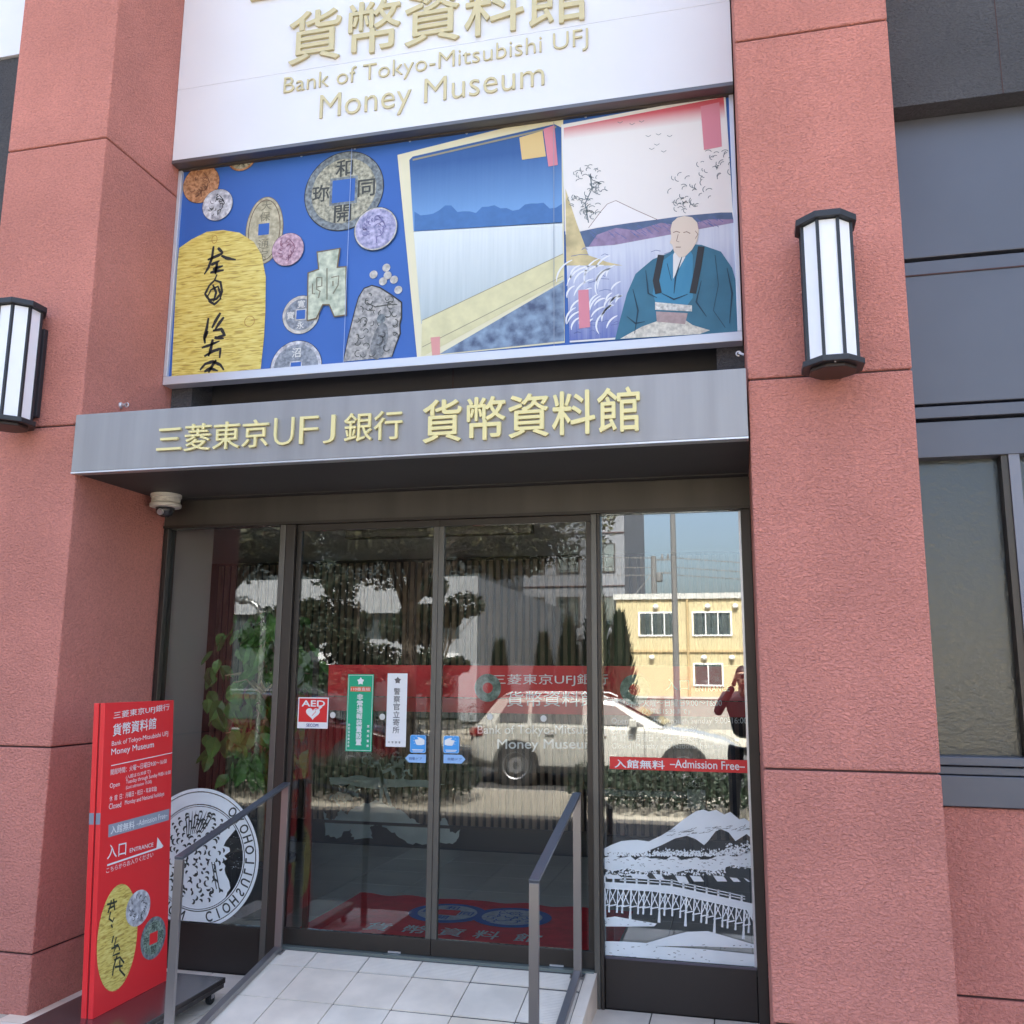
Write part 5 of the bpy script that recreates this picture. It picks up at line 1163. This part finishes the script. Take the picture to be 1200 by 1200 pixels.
def far_window(par, x0, x1, z0, z1, y, n=2, fm=None, t=.06):
    f = build('window', MB().box(x0, x1, y+.001, y+.06, z0, z0+t).box(x0, x1, y+.001, y+.06, z1-t, z1).box(x0, x0+t, y+.001, y+.06, z0+t, z1-t).box(x1-t, x1, y+.001, y+.06, z0+t, z1-t), fm or WINF, par)
    for k in range(n):
        a = x0+t+(x1-x0-2*t)*k/n; b = x0+t+(x1-x0-2*t)*(k+1)/n
        build('pane', MB().box(a+.02, b-.02, y+.018, y+.024, z0+t, z1-t), GB, f)
        if k: build('frame_bar', MB().box(a-.02, a+.02, y+.005, y+.05, z0+t, z1-t), fm or WINF, f)
        build('curtain', MB().box(a+.03, b-.03, y+.004, y+.010, z0+t, z1-t), CURT, f)
for x0, x1 in ((-4.13, -2.5), (-1.95, -.35), (.12, 1.7), (2.6, 4.2), (5.4, 7.0), (8.2, 9.8)):
    far_window(yb_, x0, x1, 3.2, 4.2, -33, 3); 
for x0, x1 in ((-1.95, -.75), (.12, 1.7), (3.0, 4.6), (6, 7.6)): far_window(yb_, x0, x1, 1.2, 2.12, -33, 2)
for x in (-3.4, -1.3, -.2, 1.1, 3.3, 5.9): build('vent_hood', MB().lathe((x, -32.9, 4.42), [(.10, -.08), (.12, 0), (.05, .08)], 10, (0, .3, 1)), WINF, yb_); build('vent_hood', MB().lathe((x-.2, -32.9, 2.35), [(.10, -.08), (.12, 0), (.05, .08)], 10, (0, .3, 1)), WINF, yb_)
# low wall in front of the yellow building
lw = thing('low_garden_wall', 'pale low wall in front of the yellow building', 'wall', (3, -24.2, 0)); build('wall', MB().box(-4.4, 14, -24.3, -24.1, -.05, .9), mat('pale_wall', (.26, .25, .23), .8), lw); build('coping', MB().box(-4.42, 14, -24.34, -24.06, .901, .96), YC, lw)
# buildings to the left; their shade is put into darker wall colours
WC = mat('white_cladding_shaded', (.34, .36, .38), .5, vary=.04, vscale=.6); DKB = mat('dark_glazing', (.06, .075, .08), .15, .1)
wb = thing('white_clad_building', 'white panel clad building with dark ribbon windows across the road', 'building', (-20, -34, 0))
build('core', MB().box(-32, -10.2, -38, -30.1, -.1, 7.6), DKB, wb)
for z0, z1 in ((4.05, 5.5), (7.0, 8.0)):
    for k in range(18): build('cladding_panel', MB().box(-32+k*1.21, -32+k*1.21+1.195, -30.095, -29.9, z0, z1), WC, wb)
for k in range(8): build('cladding_panel', MB().box(-17+k*.85, -17+k*.85+.84, -30.095, -29.95, 2.45, 3.0), WC, wb)
for k in range(8): build('sign_band', MB().box(-17+k*.85, -17+k*.85+.85, -30.095, -29.9, 1.95, 2.445), WHITE, wb)
SF = Plane((0, -29.9, 0), (-1, 0, 0), (0, 0, 1)); lettering('lettering', 'Architect', SF, 14.35, 2.10, 15.5, 2.10, .22, mat('print_grey', (.1, .1, .1)), wb, out=.01)
tb_ = thing('grey_office_block', 'tall pale grey office block with dark windows across the road', 'building', (-11, -44, 0))
GC = mat('office_concrete_shaded', (.17, .18, .20), .8, vary=.06, vscale=.7)  # concrete and pier below darkened to stand for shade
build('wall', MB().box(-16, -6.0, -55, -44, -.1, 22), GC, tb_)
build('corner_pier', MB().box(-10.2, -9.5, -43.99, -27.5, -.1, 5.2), mat('white_pier_shaded', (.30, .32, .34), .6), tb_)
for fl in range(7):
    build('floor_band', MB().box(-16, -6.0, -43.999, -43.93, fl*2.9-.04+.6, fl*2.9+.6), JOINT, tb_)
    for k in range(5): far_window(tb_, -15.6+k*1.95, -14.3+k*1.95, fl*2.9+1.3, fl*2.9+2.9, -44, 2, BRONZE)
# utility pole behind the yellow building
up = thing('utility_pole', 'concrete utility pole with crossarms, transformer and wires behind the yellow building', 'utility pole', (-4.35, -43, 0)); CP = mat('pole_concrete', (.13, .13, .13), .8)
build('pole', MB().tube([(-4.35, -43, -.1), (-4.35, -43, 7.8)], [.20, .14], 10), CP, up)
for z in (7.6, 6.9): build('crossarm', MB().bar((-4.4, -43, z), (-3.3, -43, z), .08, .08), CP, up)
for x in (-3.9, -3.6, -3.4): build('insulator', MB().lathe((x, -43, 7.64), [(.05, 0), (.07, .1), (.03, .25)], 8), CP, up)
build('transformer', MB().lathe((-4.1, -43.1, 6.45), [(.16, 0), (.2, .05), (.2, .42), (.16, .46)], 12), CP, up)
for z, dz in ((7.7, 1.2), (7.2, .9), (6.8, .7)):
    build('wire', MB().tube([(-4.4-k*2.2, -43+k*1.0, z+dz*(k/10)-1.4*math.sin(math.pi*k/12)*.4) for k in range(9)], .035, 4), CP, up)
    build('wire', MB().tube([(-3.4+k*2.2, -43-k*.3, z-dz*.2*k/4-.4*math.sin(math.pi*k/10)) for k in range(9)], .035, 4), CP, up)
build('stay_wire', MB().tube([(-4.4, -43, 6.9), (-6.2, -42, 4.6)], .03, 4), CP, up)
lp_ = thing('street_light_pole', 'thin dark street light pole across the road before the yellow building', 'street light', (-1.6, -17.9, 0)); build('pole', MB().tube([(-1.6, -17.9, -.05), (-1.6, -17.9, 9)], [.085, .06], 10), CP, lp_); build('arm', MB().tube([(-1.6, -17.9, 8.9), (-1.6, -16.5, 9.3)], [.05, .04], 8), CP, lp_); build('lamp_head', MB().box(-1.75, -1.45, -16.7, -15.9, 9.22, 9.36), CP, lp_)
kl = thing('curved_lamp_post', 'grey lamp post with a curved arm opposite the left pane', 'street light', (-7.8, -8.5, 0)); GM = mat('galvanised', (.45, .47, .47), .4, .6)
build('pole', MB().tube([(-7.8, -8.5, -.15), (-7.8, -8.5, 2.4)]+[(-8.2+.4*math.cos(a), -8.5, 2.4+.42*math.sin(a)) for a in (.3, .6, .9, 1.2, 1.5)]+[(-9.0, -8.5, 2.9)], .045, 10), GM, kl, smooth=True); build('joint_collar', MB().lathe((-8.2, -8.5, 2.82), [(.07, -.06), (.07, .06)], 12, (1, 0, 0)), GM, kl); build('lamp_head', MB().box(-9.5, -9.0, -8.6, -8.4, 2.85, 2.95), GM, kl)

# parked estate car
def estate_car(X0=-4.38, Yc=-10.12, G=-.15, label='white estate car with roof rails standing at the far side of the kerb', paint=('car_paint_white', (.36, .35, .32))):
    t_ = thing('estate_car', label, 'car', (X0+2.1, Yc, G), 'cars standing in the road')
    P = mat(*paint, .25, 0, coat=.6); G2 = mat('car_glass_dark', (.015, .018, .02), .05, 0, spec=.8); BK = mat('car_trim_black', (.02, .02, .02), .5)
    st = [(0, .78, .36, .80), (.06, .82, .30, .95), (.35, .86, .24, .98), (1.2, .87, .20, .99), (2.2, .87, .20, .97), (3.0, .86, .20, .95), (3.6, .84, .22, .88), (4.05, .80, .25, .78), (4.28, .70, .30, .66), (4.34, .60, .34, .56)]
    mb = MB(); n = 12
    for x, w_, zb, zt in st:
        sec = [(-w_*.90, zb), (-w_, zb+.12), (-w_*1.01, (zb+zt)/2), (-w_*.985, zt-.06), (-w_*.93, zt), (-w_*.3, zt+.03)]
        sec += [(-a, b) for a, b in sec[::-1]]
        mb.v += [(X0+x, Yc+a, G+b) for a, b in sec]
    for i in range(len(st)-1):
        for k in range(n): mb.f.append((i*n+k, i*n+(k+1) % n, (i+1)*n+(k+1) % n, (i+1)*n+k))
    mb.f += [tuple(range(n)), tuple((len(st)-1)*n+k for k in range(n-1, -1, -1))]
    build('body', mb, P, t_, smooth=True, bevel=.01)
    gh = [(.10, .55), (.20, 1.0), (.9, 1.0), (2.0, 1.0), (2.55, .97), (3.25, .02)]
    roof = [(.12, .95, .78), (.42, 1.38, .64), (1.2, 1.42, .66), (1.9, 1.41, .66), (2.35, 1.36, .64), (3.15, .97, .76)]
    mb = MB()
    for x, zt, w_ in roof: mb.v += [(X0+x, Yc-.82, G+.94), (X0+x, Yc-w_, G+zt-.03), (X0+x, Yc-w_*.7, G+zt), (X0+x, Yc+w_*.7, G+zt), (X0+x, Yc+w_, G+zt-.03), (X0+x, Yc+.82, G+.94)]
    for i in range(5):
        for k in range(5): mb.f.append((i*6+k, i*6+k+1, (i+1)*6+k+1, (i+1)*6+k))
    build('cabin', mb, P, t_, smooth=False)
    for s in (1, -1):
        def q(x, f): # point on the leaning side window plane
            return (X0+x, Yc+s*(.835-.165*f+.004), G+.955+f*.40)
        for pts in ([(.42, .08), (.95, .08), (.95, .88), (.60, .86)], [(1.02, .08), (1.85, .06), (1.85, .90), (1.02, .90)], [(1.93, .06), (2.85, .04), (2.36, .80), (1.93, .88)]):
            mb = MB(); mb.add([q(*p) for p in pts]+[(a, b-s*.006, c) for a, b, c in (q(*p) for p in pts)], [(0, 1, 2, 3), (4, 5, 6, 7)]); build('side_window', mb, G2, t_)
        build('roof_rail', MB().tube([(X0+.5, Yc+s*.60, G+1.40), (X0+.6, Yc+s*.60, G+1.455), (X0+2.1, Yc+s*.60, G+1.455), (X0+2.25, Yc+s*.60, G+1.39)], .016, 6), mat('galvanised', (0, 0, 0)), t_)
        build('side_mirror', MB().box(X0+2.62, X0+2.74, Yc+s*.86, Yc+s*1.03, G+.95, G+1.08), P, t_, bevel=.02)
        build('tail_light', MB().box(X0-.01, X0+.22, Yc+s*.70, Yc+s*.855, G+.76, G+.89), mat('tail_red', (.16, .006, .006), .35), t_, bevel=.02)
        build('headlight', MB().box(X0+4.05, X0+4.27, Yc+s*.56, Yc+s*.755, G+.56, G+.70), mat('headlight', (.7, .75, .8), .1), t_, bevel=.02)
        build('sill_strip', MB().box(X0+.9, X0+3.1, Yc+s*.84, Yc+s*.885, G+.22, G+.32), BK, t_, bevel=.01)
        for hx in (1.25, 2.1): build('door_handle', MB().box(X0+hx, X0+hx+.16, Yc+s*.872, Yc+s*.90, G+.80, G+.83), mat('handle_grey', (.3, .3, .3), .3), t_, bevel=.008)
        for dx in (1.0, 1.9, 2.85): build('door_gap', MB().box(X0+dx, X0+dx+.008, Yc+s*.868, Yc+s*.8795, G+.32, G+.93), BK, t_)
        for wx in (.78, 3.45):
            c = (X0+wx, Yc+s*.70, G+.315)
            w_ = build('wheel', MB().lathe(c, [(.22, 0), (.30, .0), (.315, .03), (.315, .15), (.30, .185), (.22, .19)], 28, (0, s, 0)), mat('tyre', (.025, .025, .026), .85), t_)
            build('wheel_arch', MB().lathe((c[0], Yc+s*.60, c[2]+.02), [(.38, 0), (.38, .275), (.35, .28)], 28, (0, s, 0)), BK, t_)
            build('rim', MB().lathe((c[0], c[1]+s*.165, c[2]), [(.05, .02), (.06, .028), (.19, .022), (.215, .034), (.215, .0)], 28, (0, s, 0)), mat('rim_silver', (.5, .5, .52), .3, .8), w_)
    build('rear_bumper', MB().box(X0-.05, X0+.25, Yc-.80, Yc+.80, G+.26, G+.50), BK, t_, bevel=.04)
    build('windscreen', MB().add([(X0+3.14, Yc-.70, G+.985), (X0+3.14, Yc+.70, G+.985), (X0+2.40, Yc+.58, G+1.362), (X0+2.40, Yc-.58, G+1.362)], [(0, 1, 2, 3)]), G2, t_)
    build('rear_window', MB().add([(X0+.13, Yc-.68, G+1.0), (X0+.13, Yc+.68, G+1.0), (X0+.385, Yc+.56, G+1.36), (X0+.385, Yc-.56, G+1.36)], [(3, 2, 1, 0)]), G2, t_)
estate_car()
estate_car(-9.75, -9.75, -.15, 'dark red estate car standing behind the white one', ('car_paint_red', (.055, .005, .007)))

# ==================================================================== THE PHOTOGRAPHER (mirrored in the right pane)
def skin_body(name, nodes, edges, material, parent, sub=1):
    me = bpy.data.meshes.new(name); me.from_pydata([n[0] for n in nodes], edges, []); o = bpy.data.objects.new(name, me); COL.objects.link(o)
    o.parent = parent; me.materials.append(material); o.location = -wloc(parent)
    md = o.modifiers.new('skin', 'SKIN'); md.use_smooth_shade = True
    for i, n in enumerate(nodes):
        r = n[1] if isinstance(n[1], tuple) else (n[1], n[1]); me.skin_vertices[0].data[i].radius = r
    me.skin_vertices[0].data[0].use_root = True
    sb = o.modifiers.new('sub', 'SUBSURF'); sb.levels = sub; sb.render_levels = sub
    dg = bpy.context.evaluated_depsgraph_get(); dg.update(); m2 = bpy.data.meshes.new_from_object(o.evaluated_get(dg))
    o.modifiers.clear(); o.data = m2; WL[o.name] = wloc(parent)
    for p in m2.polygons: p.use_smooth = True
    return o
pr = thing('person', 'person in dark jacket holding a small camera up, mirrored in the right pane', 'person', (0, -4.40, 0))
JK = mat('jacket_dark', (.035, .035, .045), .85); TR = mat('trousers_dark', (.03, .035, .05), .9); SK = mat('skin', (.50, .31, .22), .55)
n_ = [((0, -4.42, .95), (.15, .10)), ((0, -4.43, 1.15), (.14, .10)), ((0, -4.42, 1.34), (.17, .10)), ((0, -4.40, 1.44), (.08, .07)),
      ((.19, -4.41, 1.39), .062), ((.27, -4.24, 1.22), .048), ((.10, -4.12, 1.50), .034),
      ((-.19, -4.41, 1.39), .062), ((-.27, -4.24, 1.22), .048), ((-.10, -4.12, 1.50), .034)]
skin_body('jacket', n_, [(0, 1), (1, 2), (2, 3), (2, 4), (4, 5), (5, 6), (2, 7), (7, 8), (8, 9)], JK, pr, 2)
skin_body('trousers', [((0, -4.42, .97), (.15, .11)), ((.10, -4.42, .85), .095), ((.12, -4.40, .48), .062), ((.13, -4.43, .10), .045), ((-.10, -4.42, .85), .095), ((-.12, -4.40, .48), .062), ((-.13, -4.43, .10), .045)], [(0, 1), (1, 2), (2, 3), (0, 4), (4, 5), (5, 6)], TR, pr, 2)
for s in (1, -1): build('shoe', MB().box(s*.13-.045, s*.13+.045, -4.50, -4.24, .003, .085), BLACK, pr, bevel=.03)
hb = MB()
for i in range(15):
    for k in range(20):
        th = math.pi*i/14; ph = 2*math.pi*k/20
        x = .075*math.sin(th)*math.cos(ph); y = .095*math.sin(th)*math.sin(ph); z = .115*math.cos(th)
        if z < 0: x *= 1+z*2.2; y *= 1+z*1.2
        hb.v.append((x, -4.345+y, 1.585+z))
for i in range(14):
    for k in range(20): hb.f.append((i*20+k, i*20+(k+1) % 20, (i+1)*20+(k+1) % 20, (i+1)*20+k))
hd = build('head', hb, SK, pr, smooth=True)
build('neck', MB().tube([(0, -4.38, 1.40), (0, -4.36, 1.53)], [.055, .05], 12), SK, pr, smooth=True)
build('nose', MB().tube([(0, -4.255, 1.60), (0, -4.235, 1.565), (0, -4.25, 1.555)], [.006, .013, .010], 8), SK, hd, smooth=True)
build('mouth', MB().tube([(-.022, -4.258, 1.530), (0, -4.252, 1.527), (.022, -4.258, 1.530)], [.003, .006, .003], 6), mat('lips', (.35, .15, .12)), hd)
for s in (1, -1):
    build('eye', MB().lathe((s*.030, -4.262, 1.592), [(0, -.004), (.010, 0), (.008, .004), (0, .006)], 10, (0, 1, 0)), WHITE, hd); build('ear', MB().lathe((s*.074, -4.345, 1.585), [(.006, -.01), (.026, 0), (.018, .012)], 10, (s, 0, 0)), SK, hd, smooth=True)
hh = MB()
for i in range(9):
    for k in range(20):
        th = math.pi*.56*i/8; ph = 2*math.pi*k/20
        f = .72 if math.sin(ph) > .5 and i > 5 else 1
        hh.v.append((.082*math.sin(th)*math.cos(ph), -4.352+.102*math.sin(th)*math.sin(ph)*f, 1.592+.120*math.cos(th)))
for i in range(8):
    for k in range(20): hh.f.append((i*20+k, i*20+(k+1) % 20, (i+1)*20+(k+1) % 20, (i+1)*20+k))
build('hair', hh, mat('hair_black', (.012, .011, .010), .6), hd, smooth=True)
for s in (1, -1):
    pn = [((s*.10, -4.12, 1.50), .026), ((s*.085, -4.10, 1.545), (.030, .014)), ((s*.075, -4.095, 1.585), (.034, .013))]
    ed = [(0, 1), (1, 2)]
    for f_ in range(4):
        z = 1.572+f_*.017; b = len(pn); l = (.9, 1, .97, .8)[f_]
        pn += [((s*.066, -4.082, z), .0085), ((s*(.066-.026*l), -4.062, z+.002), .0078), ((s*(.066-.046*l), -4.060, z), .0070)]; ed += [(2, b), (b, b+1), (b+1, b+2)]
    b = len(pn); pn += [((s*.070, -4.115, 1.555), .010), ((s*.045, -4.125, 1.562), .009), ((s*.028, -4.120, 1.570), .008)]; ed += [(1, b), (b, b+1), (b+1, b+2)]
    skin_body('hand', pn, ed, SK, pr, 1)
cm = thing('compact_camera', 'small silver compact camera held up by the person mirrored in the right pane', 'camera', (0, -4.09, 1.57))
build('camera_body', MB().box(-.048, .048, -4.108, -4.084, 1.571, 1.629), mat('camera_silver', (.4, .4, .42), .35, .7), cm, bevel=.004)
build('lens', MB().lathe((0, -4.083, 1.600), [(.020, 0), (.020, .012), (.016, .014), (.016, .024), (0, .022)], 20, (0, 1, 0)), BLACK, cm)

# parts made of many unpickable bits
for o in bpy.data.objects:
    if o.type == 'MESH' and o.name.split('.')[0] in ('snowy_foliage', 'cut_curls', 'print_hatching', 'print_sprigs', 'print_foam', 'portrait_lines', 'ingot_marks', 'snowy_branches', 'dots', 'brush_characters', 'print_railing', 'print_path_edge', 'bridge_railing', 'bridge_trestles', 'emblem_lines', 'spade_characters', 'head_lines', 'printed_lines', 'limbs', 'branches'):
        o['kind'] = 'stuff'
